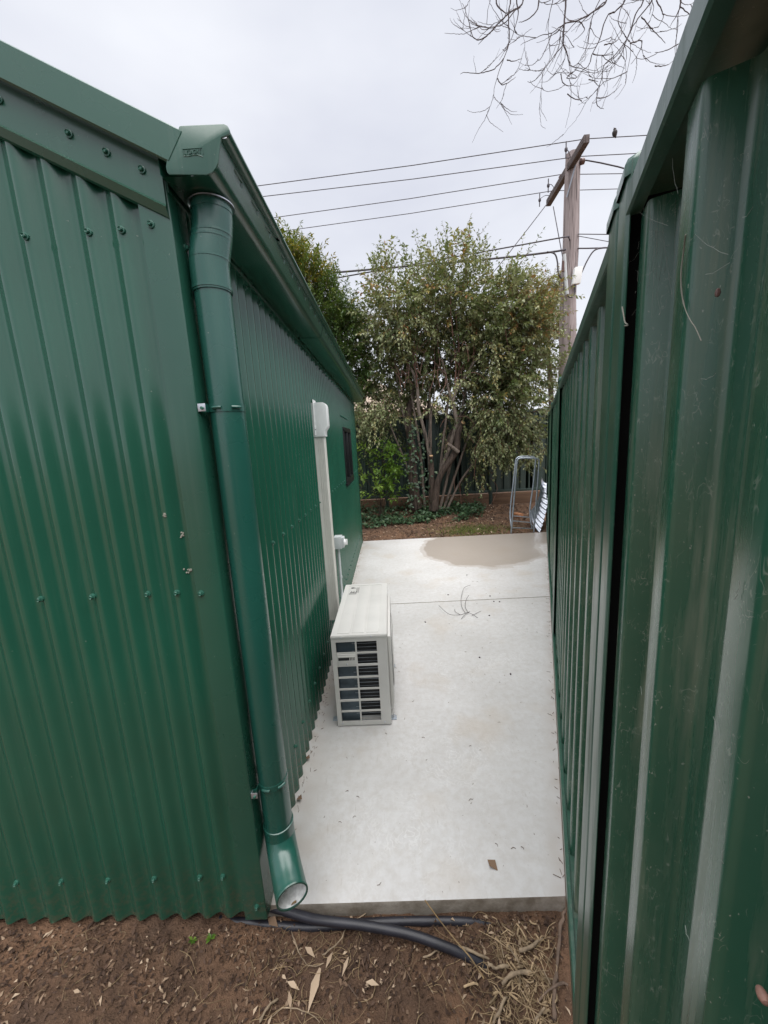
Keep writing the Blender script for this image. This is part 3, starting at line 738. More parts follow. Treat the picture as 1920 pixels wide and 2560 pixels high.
# ------------------------------------------------------------------ the fence on the right
fe = thing('fence', F(1.5, .16, 0), 'long dark green ribbed steel fence along the right side of the slab', 'fence')
PD, RD, VD = .110, .128, .166         # distance of post faces, rib faces and valleys from the camera's path
RP, RW = .190, .046
FT = 1.996
def fillet(P, r=.007, n=3):
    out = [P[0]]
    for i in range(1, len(P) - 1):
        a, b, c_ = Vector(P[i - 1]), Vector(P[i]), Vector(P[i + 1])
        d1 = (a - b); d2 = (c_ - b); q = min(r, d1.length * .45, d2.length * .45); d1.normalize(); d2.normalize()
        p, s = b + d1 * q, b + d2 * q
        for k in range(n + 1):
            t = k / n; out.append(tuple((1 - t) ** 2 * p + 2 * t * (1 - t) * b + t * t * s))
    out.append(P[-1]); return out
def fpanel(s0, s1, first, par, extra=0, lift=0, z0=.055, z1=1.952, mat='fence'):
    """one ribbed infill sheet; first = near edge of a rib face"""
    P = [(s0, VD)]; k = math.floor((s0 - first) / RP) 
    s = first + k * RP
    pts = []
    while s < s1 + RP:
        a, b = s, s + RW
        pts += [(a - .006, VD), (a, RD), (b, RD), (b + .013, VD)]; s += RP
    pts = [p for p in pts if s0 + .001 < p[0] < s1 - .001]
    def dd(sv):
        fr = (sv - first) % RP
        if fr <= RW: return RD
        if fr < RW + .013: return RD + (fr - RW) / .013 * (VD - RD)
        if fr > RP - .006: return VD + (fr - RP + .006) / .006 * (RD - VD)
        return VD
    P = [(s0, dd(s0))] + pts + [(s1, dd(s1))]
    P = fillet([(a, b - lift, 0) for a, b in P])
    m = MB(); m.sweep([F(a, b, z0) for a, b, _ in P], (0, 0, z1 - z0))
    return m.build('panel', M[mat], par, smooth=40, solid=-.0012)
BP = 2.31
B0 = .803                              # boundary between the two posts nearest ahead of the camera
def post(sb, z1, cap, par):
    """a pair of channel posts back to back, each with its cap"""
    for (a, b, op) in ((sb - .086, sb - .0015, -1), (sb + .0015, sb + .105, 1)):
        m = MB()
        P = [(a, PD + .004), (a + .010, PD), (b - .008, PD), (b, PD + .008), (b, .205)] if op < 0 else [(a, .205), (a, PD + .008), (a + .008, PD), (b - .010, PD), (b, PD + .004)]
        P = fillet([(p[0], p[1], 0) for p in P], .006)
        m.sweep([F(p[0], p[1], -.12) for p in P], (0, 0, z1 + .12)); m.build('post', M['fencepost'], par, smooth=45, solid=-.0016)
        cpm = MB(); e = .004
        ring = []
        for k in range(20):
            t = 2 * math.pi * k / 20; ring.append(((a + b) / 2 + ((b - a) / 2 + e) * max(-1, min(1, 1.25 * math.cos(t))), (PD + .205) / 2 + ((.205 - PD) / 2 + e) * max(-1, min(1, 1.25 * math.sin(t)))))
        n = len(ring); V = []; 
        for zz_, sc2 in ((z1 - .018, 1.), (z1 - .002, 1.), (z1 + .006, .93), (z1 + .010, .75), (z1 + .011, .01)):
            mx_, my_ = (a + b) / 2, (PD + .205) / 2
            V += [F(mx_ + (p - mx_) * sc2, my_ + (q - my_) * sc2, zz_) for p, q in ring]
        cpm.add(V, [(i * n + k, i * n + (k + 1) % n, (i + 1) * n + (k + 1) % n, (i + 1) * n + k) for i in range(4) for k in range(n)])
        cpm.build('post_cap', M['trim'], par, smooth=50)
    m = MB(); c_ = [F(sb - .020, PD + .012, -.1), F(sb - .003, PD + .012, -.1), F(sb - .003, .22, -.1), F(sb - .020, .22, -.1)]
    m.prism(c_, (0, 0, z1 + .08)); m.build('post_gap_shade', M['black'], par)  # black strip added to paint the shade inside the channel gap
def rail(s0, s1, z0, z1, nm, par):
    if nm == 'top_rail': P = [(PD + .019, z0 + .020), (PD + .019, z0), (PD + .003, z0 - .001), (PD, z0 + .002), (PD, z1 - .003), (PD + .003, z1), (VD + .018, z1), (VD + .024, z1 - .006), (VD + .024, z0), (VD + .020, z0), (VD + .020, z0 + .020)]
    else: P = [(VD + .02, z0), (PD + .003, z0), (PD, z0 + .003), (PD, z1 - .003), (PD + .003, z1), (PD + .012, z1), (PD + .014, z1 - .02), (VD + .02, z1 - .02)]
    m = MB(); n = len(P); m.v = [F(s0, a, b) for a, b in P] + [F(s1, a, b) for a, b in P]
    m.f = [(i, (i + 1) % n, (i + 1) % n + n, i + n) for i in range(n)] + [tuple(range(n)), tuple(range(2 * n - 1, n - 1, -1))]
    return m.build(nm, M['rail'] if nm == 'top_rail' else M['fencepost'], par, smooth=30)
first = .483
for bay in range(-1, 4):
    sb = B0 + bay * BP                 # posts at the bay's far end
    sa = sb - BP + .105
    post(sb, 2.030, True, fe)
    rail(sa - .03, sb - .078, 1.960, FT, 'top_rail', fe); rail(sa - .02, sb - .02, .035, .100, 'bottom_rail', fe)
    shade_mb = MB(); shade_mb.v = [F(q, a, b) for q in (sa - .03, sb - .08) for a, b in ((PD + .021, 1.990), (VD + .019, 1.990), (VD + .019, 1.955))]; shade_mb.f = [(0, 1, 4, 3), (1, 2, 5, 4)]; shade_mb.build('rail_shade_strip', M['black'], fe, smooth=0)  # added black strip: shade under the top rail, done as colour
    if bay == 0:
        ends = [sa - .05, first - 8 * RP - .05, first - 4 * RP - .05, .735]; fr = first
    else:
        fr = sa + .045; ends = [sa - .03, fr + 4 * RP - .05, fr + 8 * RP - .05, sb - .021]
    for k in range(3):
        s0, s1 = ends[k], ends[k + 1]
        if bay == 0 and k == 2: fpanel(s0, s1, fr, fe)
        else: fpanel(s0, s1 + .01, fr, fe, lift=.0014 * (k % 2))
    # the back of each bay has no separate backing
# hanging twig, cocoon, beetle and cobwebs caught on the near panel
k4 = crop(1400, 380, .3254)
def onf(q, d):
    v = CM @ np.array([q[0] - 960, q[1] - 1280, FPX]); fn = np.array(FN); t = d / (fn @ v); return Vector(CO + t * v)
P = [onf(k4(*q), RD - .006 if q[0] > 960 else RD - .003) for q in ((965, 635), (950, 760), (930, 930), (935, 1080), (960, 1200), (1000, 1290), (1040, 1350), (1085, 1450))]
tag(MB().tube(spline(P, 3), [.0007] * 12 + [.0004] * 10, 6).build('twig', M['greytwig']), 'thin pale twig hanging on the near fence panel', 'twig')
m = MB(); c_ = onf((1906, 2487), RD - .012)
m.lathe(c_, FD, [(-.004, .0), (-.0035, .0018), (-.0015, .0028), (.001, .0026), (.003, .0018), (.004, .0)], 10); tag(m.build('cocoon', M['cocoon']), 'small brown lump stuck to the near fence panel at the right edge', 'cocoon')
m = MB(); c_ = onf(k4(1212, 1080), RD - .003)
m.lathe(c_, (0, 0, 1), [(-.0034, .0), (-.0027, .0014), (0, .002), (.0027, .0013), (.0034, 0)], 8); tag(m.build('beetle', M['insul']), 'small rusty brown beetle on the near fence panel', 'insect')
m = MB(); wr = random.Random(3)
def strand(a, b, sag, r=.00035):
    a, b = Vector(a), Vector(b); P = []
    for i in range(6):
        t = i / 5; p = a.lerp(b, t) + Vector((0, 0, -sag * 4 * t * (1 - t))) + Vector((wr.gauss(0, .0003), wr.gauss(0, .0003), wr.gauss(0, .0005))); P.append(p)
    m.tube(P, r, 3, False)
for k in range(26):
    a = F(wr.uniform(.60, .80), wr.uniform(.118, .165), wr.uniform(1.86, 1.95)); b = F(wr.uniform(.58, .80), wr.uniform(.118, .165), wr.uniform(1.76, 1.93)); strand(a, b, .004, .00014)
for (q, p) in (((610, 460), (830, 565)), ((520, 490), (620, 455)), ((980, 680), (1040, 635)), ((1040, 635), (1300, 780)), ((1110, 940), (1300, 850)), ((470, 890), (545, 840)), ((545, 840), (610, 760)), ((1080, 1740), (1200, 1700)), ((860, 60), (905, 330)), ((1400, 500), (1480, 420))):
    strand(onf(k4(*q), RD - .004), onf(k4(*p), RD - .004), .002, .00014)
for k in range(60):
    s_ = wr.choice((wr.uniform(.34, .44), wr.uniform(.22, .36), wr.uniform(.52, .60), wr.uniform(.62, .77)))
    fr_ = (s_ - first) % RP; d_ = (RD if fr_ <= RW else VD) - .0015
    a = F(s_, d_, wr.uniform(.75, 1.9)); b = a + FD * wr.gauss(0, .006) + Vector((0, 0, wr.gauss(0, .012))); strand(a, b, 0, wr.uniform(.00015, .0003))
tag(m.build('cobweb', M['web'], smooth=0), 'dusty cobweb strands strung across the near end of the fence', 'cobweb', kind='stuff')
m = MB(); P = [onf(k4(*q), PD - .004) for q in ((478, 1190), (490, 1260), (500, 1310), (525, 1330), (495, 1335))]
m.tube(spline(P, 3), .0009, 5); tag(m.build('curled_leaf', M['greytwig']), 'pale curled leaf caught in cobweb beside the dark gap at the fence post', 'leaf')

# ------------------------------------------------------------------ back fence and its board
BY = 8.95
bf = thing('back_fence', (1.5, BY, .4), 'dark green steel fence behind the trees at the far end', 'fence')
def bpanel(x0, x1):
    pts = []; s = x0
    while s < x1:
        pts += [(s, .035), (s + .07, .035), (s + .085, 0), (s + .175, 0)]; s += .19
    m = MB(); m.sweep([(a, BY + b, .40) for a, b in pts], (0, 0, 1.78)); m.build('panel', M['backfence'], bf, smooth=30, solid=.001)
for px_ in (-2.55, -.10, 2.35, 4.8):
    for k in range(3): bpanel(px_ + .05 + k * .79, px_ + .05 + k * .79 + .77)
    m = MB(); m.box(px_ - .04, px_ + .04, BY - .03, BY + .05, 0, 2.24); m.build('post', M['backfence'], bf, bevel=.006)
    m = MB(); m.box(px_ + .04, px_ + 2.41, BY - .02, BY + .06, 2.17, 2.23); m.build('top_rail', M['backfence'], bf, bevel=.004)
    m = MB(); m.box(px_ + .04, px_ + 2.41, BY - .022, BY + .06, .37, .43); m.build('bottom_rail', M['backfence'], bf, bevel=.004)
    m = MB(); m.box(px_ + .045, px_ + 2.405, BY - .03, BY + .02, .02, .345); m.build('plinth_board', M['board'], bf, bevel=.004)
# a pale house beyond the back fence, seen in specks through the leaves
hs = thing('house', (-1.5, 17, 0), 'pale rendered house with a low roof seen in glimpses behind the trees', 'house')
hw = plain('cream_render', (.62, .56, .47), .85); hr = plain('tan_roof_tiles', (.34, .27, .21), .8, var=.25)
MB().box(-7, 1.6, 15.5, 21, 0, 2.9).build('wall', hw, hs)
rf = MB(); rf.add([(-7.6, 14.9, 2.85), (2.2, 14.9, 2.85), (2.2, 21.6, 2.85), (-7.6, 21.6, 2.85), (-4.6, 18.2, 4.6), (-.8, 18.2, 4.6)], [(0, 1, 5, 4), (1, 2, 5), (2, 3, 4, 5), (3, 0, 4), (0, 3, 2, 1)])
rf.build('roof', hr, hs, smooth=0)

# ------------------------------------------------------------------ leaves
def leaf_mesh(name, P, D, U, Ln, Wd, mat, parent=None, curl=.15, tint=None, kind='stuff'):
    """folded, curled leaves: P base, D direction, U face-up vector; n rows"""
    P = np.asarray(P, float); D = np.asarray(D, float); U = np.asarray(U, float); n = len(P)
    D /= np.linalg.norm(D, axis=1, keepdims=True) + 1e-9
    S = np.cross(D, U); S /= np.linalg.norm(S, axis=1, keepdims=True) + 1e-9
    U = np.cross(S, D)
    Ln = np.broadcast_to(np.asarray(Ln, float).reshape(-1, 1), (n, 1)); Wd = np.broadcast_to(np.asarray(Wd, float).reshape(-1, 1), (n, 1))
    cu = curl * Ln
    mid = P + D * Ln * .48 + U * cu * .25
    V = np.stack([P, mid - S * Wd * .5 + U * Wd * .14, mid, mid + S * Wd * .5 + U * Wd * .14, P + D * Ln - U * cu], axis=1).reshape(-1, 3)
    org = ORIG.get(parent.name, Vector((0, 0, 0))) if parent is not None else Vector((0, 0, 0))
    V = V - np.array(org)
    b = (np.arange(n) * 5)[:, None]
    Q = np.concatenate([b + [0, 2, 1, 1], b + [0, 3, 2, 2], b + [1, 2, 4, 4], b + [2, 3, 4, 4]], axis=1).reshape(-1, 4)[:, :3]
    me = bpy.data.meshes.new(name); me.vertices.add(len(V)); me.vertices.foreach_set('co', V.ravel().astype(np.float32))
    me.loops.add(Q.size); me.loops.foreach_set('vertex_index', Q.ravel().astype(np.int32))
    me.polygons.add(len(Q)); me.polygons.foreach_set('loop_start', np.arange(len(Q), dtype=np.int32) * 3)
    me.update(calc_edges=True); me.validate()
    t = nrng.random(n) if tint is None else np.asarray(tint)
    at_ = me.attributes.new('tint', 'FLOAT', 'POINT'); at_.data.foreach_set('value', np.repeat(t, 5).astype(np.float32))
    me.materials.append(mat)
    o = bpy.data.objects.new(name, me); COL.objects.link(o)
    if parent is not None: o.parent = parent; ORIG[o.name] = org
    if kind: o['kind'] = kind
    return o

class Twigs:
    """collects twigs (curves) with leaves in opposite pairs"""
    def __init__(s): s.P = []; s.D = []; s.U = []; s.L = []; s.W = []; s.T = []; s.mb = MB()
    def twig(s, p, d, length, droop, leaf, gap, rad=.004, tint=(0, .8), wid=.46, stem=True, lift=.5, bare=0.):
        p = Vector(p); d = Vector(d).normalized(); n = max(2, int(length / gap)); st = length / n; pts = [p.copy()]
        ph = rng.uniform(0, 6.28); tb = rng.uniform(*tint)
        for i in range(n):
            d = (d + Vector((rng.gauss(0, .07), rng.gauss(0, .07), rng.gauss(0, .06) - droop * st)) ).normalized()
            p = p + d * st; pts.append(p.copy())
            if i < bare * n: continue
            a = ph + i * 1.45; side = d.orthogonal().normalized(); side = (side * math.cos(a) + d.cross(side) * math.sin(a))
            for sg in (1, -1):
                if rng.random() < .1: continue
                ld = (d * .75 + side * sg * .75 + Vector((0, 0, -.25 + rng.gauss(0, .2)))).normalized()
                up = (Vector((0, 0, 1)) + d * -.4 + Vector((rng.gauss(0, .35), rng.gauss(0, .35), 0)))
                lf = leaf * rng.uniform(.65, 1.15) * (1 - .35 * (i / n) ** 2)
                s.P.append(p); s.D.append(ld); s.U.append(up); s.L.append(lf); s.W.append(lf * wid * rng.uniform(.85, 1.15))
                s.T.append(min(1, max(0, tb + rng.gauss(0, .10))))
        s.P.append(p); s.D.append(d); s.U.append(Vector((0, 0, 1)) + Vector((.3, .1, 0))); s.L.append(leaf * .8); s.W.append(leaf * wid * .7); s.T.append(min(1, tb + .1))
        if stem: s.mb.tube(pts[::2] + ([pts[-1]] if len(pts) % 2 == 0 else []), [max(.0012, rad * (1 - .7 * k / max(1, len(pts[::2]) - 1))) for k in range(len(pts[::2]) + (1 if len(pts) % 2 == 0 else 0))], 4, False)
    def flush(s, name, stemname, mat, stemmat, parent, curl=.15):
        leaf_mesh(name, [tuple(p) for p in s.P], [tuple(p) for p in s.D], [tuple(p) for p in s.U], s.L, s.W, mat, parent, curl, s.T)
        if s.mb.v: tag(s.mb.build(stemname, stemmat, parent, smooth=180), kind='stuff')
def rdir():
    while True:
        v = Vector((rng.uniform(-1, 1), rng.uniform(-1, 1), rng.uniform(-1, 1)))
        if .05 < v.length < 1: return v.normalized()
def lobe(T, cx, cy, rpx, Y, n, ry=None, depth=.8, up=.45, leaf=.085, ln=(.3, .65), droop=.6, tint=(0, .8), shell=.35, wid=.46, gap=.045):
    c = at(cx, cy, Y); k = Y / FPX * 1.03; rx = rpx * k; rz = (ry or rpx) * k
    for _ in range(n):
        v = rdir(); q = rng.random() ** shell
        p = c + Vector((v.x * rx * q, v.y * depth * q, v.z * rz * q))
        d = (v * .75 + Vector((0, 0, up)) + rdir() * .5)
        T.twig(p - d.normalized() * .18, d, rng.uniform(*ln), droop, leaf, gap, tint=tint, wid=wid)

# ------------------------------------------------------------------ the big pruned tree in the middle
A_ = crop(860, 1000, .1808); C_ = crop(860, 740, .1808); Bc = crop(1100, 1000, .1808); D_ = crop(1120, 740, .1929); K3 = crop(640, 480, .4822)
tree = thing('leafy_tree', at(1060, 1275, 8.3), 'pruned multi stemmed tree with dull green leaves and sawn limbs beyond the slab', 'tree')
tree.location.z = .08; ORIG[tree.name] = tree.location.copy()
def limb(name, spec, mat, Y=8.3, n=10, par=None, cut=False):
    pts = []; rad = []
    for cr, a, b, wpx, *dy in spec:
        yy = Y + (dy[0] if dy else 0)
        pts.append(at(*cr(a, b), yy)); rad.append(wpx * .5 * .1808 * yy / FPX)
    sp_ = spline(pts, 5); rs = []
    for i in range(len(pts) - 1):
        for k in range(5): rs.append(lerp(rad[i], rad[i + 1], k / 5) * (1 + .06 * math.sin(i * 5 + k * 1.7)))
    rs.append(rad[-1])
    m = MB(); m.tube(sp_, rs, n); o = m.build(name, mat, par or tree, smooth=60)
    if cut:
        d = (Vector(sp_[-1]) - Vector(sp_[-2])).normalized()
        m = MB(); m.lathe(Vector(sp_[-1]) + d * .002, d, [(0, 0), (.002, rs[-1] * .85), (0, rs[-1] * .98)], 12); m.build('cut_face', M['cutwood'], o)
    return o
limb('trunk', [(A_, 1010, 1500, 160, 0), (A_, 965, 1250, 140, 0), (A_, 945, 950, 125, 0), (A_, 955, 720, 112, 0), (A_, 905, 470, 95, .12), (A_, 880, 260, 92, .15), (C_, 900, 1550, 85, .2), (C_, 945, 1400, 65, .2), (C_, 930, 1200, 45, .3), (C_, 860, 900, 30, .4), (C_, 760, 600, 18, .4)], M['bark'])
limb('trunk', [(A_, 1225, 1530, 120), (A_, 1215, 1250, 90), (A_, 1212, 950, 75), (A_, 1205, 850, 62), (A_, 1205, 770, 50, -.05)], M['bark'], 8.2, cut=True)
limb('branch', [(A_, 1205, 860, 60), (A_, 1180, 760, 52), (A_, 1150, 600, 48), (A_, 1080, 310, 44), (C_, 1030, 1560, 42), (C_, 1015, 1290, 44), (C_, 970, 1090, 40), (C_, 895, 960, 36)], M['greybark'], 8.2)
limb('branch', [(C_, 895, 970, 26), (C_, 850, 850, 20), (C_, 810, 720, 16), (C_, 760, 560, 12, .1), (C_, 720, 380, 8, .2)], M['redbark'], 8.2)
limb('branch', [(C_, 1010, 1260, 18), (C_, 985, 1000, 14), (C_, 950, 800, 12), (C_, 915, 520, 10), (C_, 870, 250, 7)], M['redbark'], 8.15)
limb('trunk', [(A_, 1250, 1530, 110), (A_, 1285, 1200, 85), (A_, 1340, 1030, 85), (A_, 1450, 860, 95), (A_, 1540, 720, 95), (Bc, 235, 640, 92), (Bc, 245, 480, 90), (Bc, 290, 350, 75), (Bc, 320, 310, 60, -.05)], M['bark'], 8.1, cut=True)
limb('branch', [(A_, 1290, 1180, 60), (A_, 1370, 900, 60), (A_, 1450, 680, 58), (A_, 1530, 440, 62), (Bc, 230, 330, 66), (Bc, 205, 160, 54), (Bc, 165, 10, 44), (C_, 1490, 1440, 42), (C_, 1430, 1230, 38), (C_, 1385, 1010, 36), (C_, 1355, 880, 32)], M['greybark'], 8.2, cut=True)
limb('branch', [(C_, 1500, 1460, 44), (C_, 1560, 1310, 42), (C_, 1650, 1160, 40), (D_, 240, 1000, 38), (D_, 330, 870, 30), (D_, 410, 770, 22), (D_, 500, 570, 14)], M['greybark'], 8.1)
limb('branch', [(C_, 1530, 1350, 26), (C_, 1545, 950, 22), (C_, 1500, 500, 18), (C_, 1475, 200, 14), (C_, 1470, -100, 9)], M['redbark'], 8.1)
limb('branch', [(D_, 120, 1180, 30), (D_, 150, 880, 26), (D_, 145, 700, 24), (D_, 120, 450, 16), (D_, 100, 200, 12)], M['redbark'], 8.2)
limb('branch', [(A_, 1585, 725, 52), (A_, 1520, 670, 50), (A_, 1430, 605, 46)], M['greybark'], 8.0, cut=True)
limb('branch', [(A_, 1070, 1180, 28, .2), (A_, 1075, 900, 30, .2), (A_, 1020, 760, 30, .2), (A_, 980, 650, 30, .1)], M['redbark'], 8.3)
limb('branch', [(Bc, 60, 700, 60), (Bc, 180, 420, 60, .1), (Bc, 330, 190, 60, .2), (Bc, 430, 60, 46, .3), (D_, 340, 1280, 40, .4), (D_, 500, 900, 26, .5), (D_, 600, 500, 16, .5)], M['bark'], 8.3)
limb('branch', [(C_, 1140, 1700, 50, .3), (C_, 1180, 1450, 45, .4), (C_, 1220, 1150, 36, .4), (C_, 1260, 800, 24, .4), (C_, 1300, 400, 14, .4)], M['bark'], 8.4)
for (bx, tx, ty, r_) in ((1050, 985, 900, 17), (1062, 1010, 860, 15), (1085, 1060, 880, 15), (1092, 1130, 850, 16), (1100, 1190, 880, 17), (1110, 1245, 960, 15), (1040, 950, 980, 14), (1075, 1095, 930, 13), (1118, 1290, 1040, 13)):
    q = [at(bx, 1272, 8.35), at(lerp(bx, tx, .25) + rng.gauss(0, 5), lerp(1272, ty, .33), 8.4), at(lerp(bx, tx, .62) + rng.gauss(0, 7), lerp(1272, ty, .68), 8.4), at(tx, ty, 8.35)]
    mm = MB(); mm.tube(spline(q, 5), [r_ * .0021, r_ * .0018, r_ * .0013, r_ * .0007], 8); mm.build('branch', M['greybark'], tree, smooth=60)
m = MB()
for q in ([(400, 60), (540, 200), (560, 330), (540, 550), (480, 680), (490, 850), (470, 1050)], [(260, 230), (370, 230), (460, 320), (500, 430)], [(700, 1080), (780, 1180), (780, 1280), (680, 1500)], [(0, 380), (60, 270), (160, 230)], [(720, 860), (780, 940), (710, 1010)], [(810, 580), (830, 800)], [(190, 1050), (205, 1270)], [(270, 1130), (290, 1400), (310, 1430)], [(340, 420), (470, 590)]):
    m.tube(spline([at(*Bc(*p), 7.9) for p in q], 5), .0055, 5)
for q in ([(800, 1040), (950, 1220)], [(790, 1030), (900, 1080)], [(1340, 1010), (1130, 1100), (1080, 1300)], [(1210, 1050), (1000, 1180)]):
    m.tube(spline([at(*C_(*p), 8.1) for p in q], 5), .006, 5)
for q in ([(270, 1000), (380, 1000), (500, 1100), (560, 1130), (680, 1250), (760, 1350)], [(960, 930), (930, 1010), (920, 1150), (970, 1270)], [(740, 400), (760, 560), (800, 750), (820, 900)], [(180, 650), (210, 590), (250, 680), (265, 850)]):
    m.tube(spline([at(*D_(*p), 7.8) for p in q], 5), .006, 5)
for k in range(26):
    a = at(rng.uniform(1000, 1190), rng.uniform(900, 990), 8.1); m.tube(spline([a, a + Vector((rng.gauss(0, .12), .05, .35)), a + Vector((rng.gauss(0, .25), .1, .9))], 3), [.010] * 4 + [.005] * 3, 4, False)
tag(m.build('thin_stems', M['redbark'], tree), kind='stuff')
T = Twigs()
LB = [(1010, 760, 95, 8.2, 115), (1140, 730, 105, 8.3, 130), (1260, 790, 90, 8.2, 110), (1100, 830, 120, 8.6, 140), (960, 830, 80, 8.3, 80), (1230, 870, 110, 8.4, 140), (1320, 850, 58, 8.2, 65), (1310, 940, 70, 8.1, 85),
      (1230, 970, 90, 8.3, 90), (960, 920, 75, 8.5, 75), (925, 1010, 65, 8.6, 55), (1275, 1040, 85, 8.0, 90), (1060, 890, 80, 8.8, 60), (1190, 1010, 60, 8.7, 35), (1030, 1010, 60, 8.75, 30)]
for (cx, cy, r, Y, n) in LB:
    lobe(T, cx, cy, r, Y, int(n * 1.4), tint=(0, .82) if cy > 770 else (.15, .92), depth=.75, leaf=.118, wid=.5, up=.25, ln=(.25, .58), gap=.052)
for (cx, cy, r, Y, n) in ((970, 790, 75, 9.2, 150), (1080, 770, 85, 9.2, 190), (1190, 780, 85, 9.2, 190), (1275, 830, 70, 9.2, 150), (1120, 830, 120, 9.3, 300), (990, 880, 100, 9.3, 240), (1250, 910, 110, 9.3, 260), (1120, 950, 100, 9.4, 260), (970, 980, 80, 9.4, 170), (1330, 950, 60, 9.3, 110), (1210, 1020, 80, 9.4, 140), (1060, 1010, 70, 9.4, 140)): lobe(T, cx, cy, r, Y, int(n * .42), tint=(0, .7), leaf=.115, wid=.5, depth=.5, gap=.052, up=.15)
for (cx, cy, r, Y, n) in ((1330, 770, 50, 8.4, 60), (1280, 735, 50, 8.5, 45), (1320, 820, 50, 8.3, 40)): lobe(T, cx, cy, r, Y, n * 2, tint=(.6, 1), leaf=.09, up=.25)
# long whips above the crown with sparse curled leaves
for (a, b, ca, cb) in ((1005, 640, 965, 600), (990, 650, 940, 605), (1050, 640, 1045, 580), (1080, 640, 1065, 590), (1120, 630, 1118, 545), (1135, 640, 1185, 532), (1150, 650, 1215, 555), (1180, 660, 1220, 590), (1200, 670, 1240, 602), (1275, 700, 1365, 585), (1290, 720, 1340, 650), (1250, 690, 1290, 640), (1100, 620, 1095, 575), (1020, 640, 1000, 590), (930, 720, 905, 665), (1300, 720, 1370, 655)):
    p0 = at(a, b, 8.3); p1 = at(ca, cb, 8.2); d = p1 - p0
    T.twig(p0, d, d.length, .12, .085, .062, rad=.006, tint=(.0, .5), wid=.36)
for _ in range(80):
    a = rng.uniform(915, 1310); b = 665 + .0009 * (a - 1110) ** 2 + rng.uniform(-10, 40)
    T.twig(at(a, b, 8.3 + rng.gauss(0, .3)), (rng.gauss(0, .35), rng.gauss(0, .2), 1), rng.uniform(.25, .75), .15, .085, .055, rad=.004, tint=(.0, .7), wid=.40)
# hanging sprays at the skirts
for _ in range(210):
    cx = rng.choice((rng.uniform(1190, 1370), rng.uniform(1200, 1330), rng.uniform(890, 990))); cy = rng.uniform(1010, 1130) if cx > 1100 else rng.uniform(990, 1050)
    T.twig(at(cx, cy, rng.uniform(7.5, 8.3)), (rng.gauss(0, .5), rng.gauss(-.2, .4), -.55), rng.uniform(.3, .7), .5, .085, .045, tint=(.15, .8), wid=.5)
for (px_, y0, n) in ((1215, 1130, 9), (1240, 1170, 8), (1205, 1210, 8), (1225, 1120, 7), (1330, 1130, 8), (1310, 1170, 6)):
    for _ in range(n // 2): T.twig(at(px_ + rng.gauss(0, 10), y0 - 25, 7.7), (rng.gauss(0, .35), -.2, -.7), rng.uniform(.25, .5), .3, .085, .04, tint=(.4, .85), wid=.52)
for (cx, cy) in ((1010, 815), (1000, 850), (1035, 800), (990, 835), (1215, 870), (1235, 900), (1225, 935), (1150, 960), (1105, 1000), (1095, 1030), (1200, 1000)):
    for _ in range(3): T.twig(at(cx + rng.gauss(0, 10), cy - 15, 7.6), (rng.gauss(0, .4), -.3, -.5), rng.uniform(.25, .45), .4, .09, .042, tint=(.55, .85), wid=.52)
for _ in range(80):
    cx = rng.choice((rng.uniform(1180, 1360), rng.uniform(890, 1010), rng.uniform(1100, 1200))); cy = rng.uniform(1050, 1190) if cx > 1160 else rng.uniform(1030, 1090)
    T.twig(at(cx, cy, rng.uniform(8.0, 8.75)), (rng.gauss(0, .5), rng.gauss(-.2, .4), -.45), rng.uniform(.2, .6), .5, .10, .055, tint=(.0, .65), wid=.5)
T.flush('foliage', 'twigs', M['leaf'], M['redbark'], tree, curl=.16)
# ivy on the trunk
iv = []
for k in range(110):
    t = rng.random(); px_, py_ = A_(lerp(880, 990, rng.random()) + rng.gauss(0, 25), lerp(350, 1480, t)); iv.append(at(px_, py_, 8.15 + rng.gauss(0, .05)))
for k in range(60):
    px_, py_ = A_(rng.gauss(1110, 50), lerp(550, 1450, rng.random())); iv.append(at(px_, py_, 8.2 + rng.gauss(0, .1)))
leaf_mesh('ivy', [tuple(p) for p in iv], [(rng.gauss(0, 1), -.5, -.5 + rng.gauss(0, .5)) for _ in iv], [(rng.gauss(0, .4), -1, .5) for _ in iv], [rng.uniform(.05, .09) for _ in iv], [rng.uniform(.04, .065) for _ in iv], M['ivy'], tree)

# ------------------------------------------------------------------ tree behind the shed, olive tree behind, shrub, ground cover
lt = thing('leafy_tree', (-1.6, 8.4, .05), 'taller yellow green tree with pointed drooping leaves rising behind the shed roof', 'tree')
m = MB(); m.tube(spline([(-1.6, 8.4, 0), (-1.5, 8.4, 1.6), (-1.45, 8.3, 3.2), (-1.6, 8.3, 4.8)], 5), [.11 - .005 * k for k in range(16)], 8); m.build('trunk', M['bark'], lt)
T = Twigs()
for (cx, cy, r, n, tn) in ((735, 640, 40, 60, (.5, 1)), (770, 690, 48, 80, (.45, 1)), (810, 740, 50, 80, (.2, .8)), (840, 790, 50, 80, (0, .5)), (860, 850, 45, 70, (0, .4)), (800, 800, 60, 50, (0, .6)), (870, 920, 50, 55, (0, .4)), (890, 960, 45, 40, (0, .5)), (690, 640, 60, 60, (.4, 1))):
    lobe(T, cx, cy, r, 8.2, int(n * 1.8), tint=tn, leaf=.105, wid=.34, droop=.5, depth=.6, up=.7, ln=(.25, .5), gap=.04)
for (a, b, ca, cb) in ((700, 625, 705, 585), (735, 640, 722, 590), (745, 660, 760, 612), (800, 700, 812, 660), (815, 720, 835, 665), (850, 760, 870, 705), (870, 800, 880, 740)):
    p0 = at(a, b, 8.1); p1 = at(ca, cb, 8.0); T.twig(p0, p1 - p0, (p1 - p0).length, .2, .10, .05, tint=(.2, .7), wid=.34)
T.flush('foliage', 'twigs', M['leaf_l'], M['bark'], lt, curl=.28)
ot = thing('olive_tree', at(1370, 1100, 11.5), 'rounded olive yellow tree standing behind the leafy tree, left of the pole', 'tree')
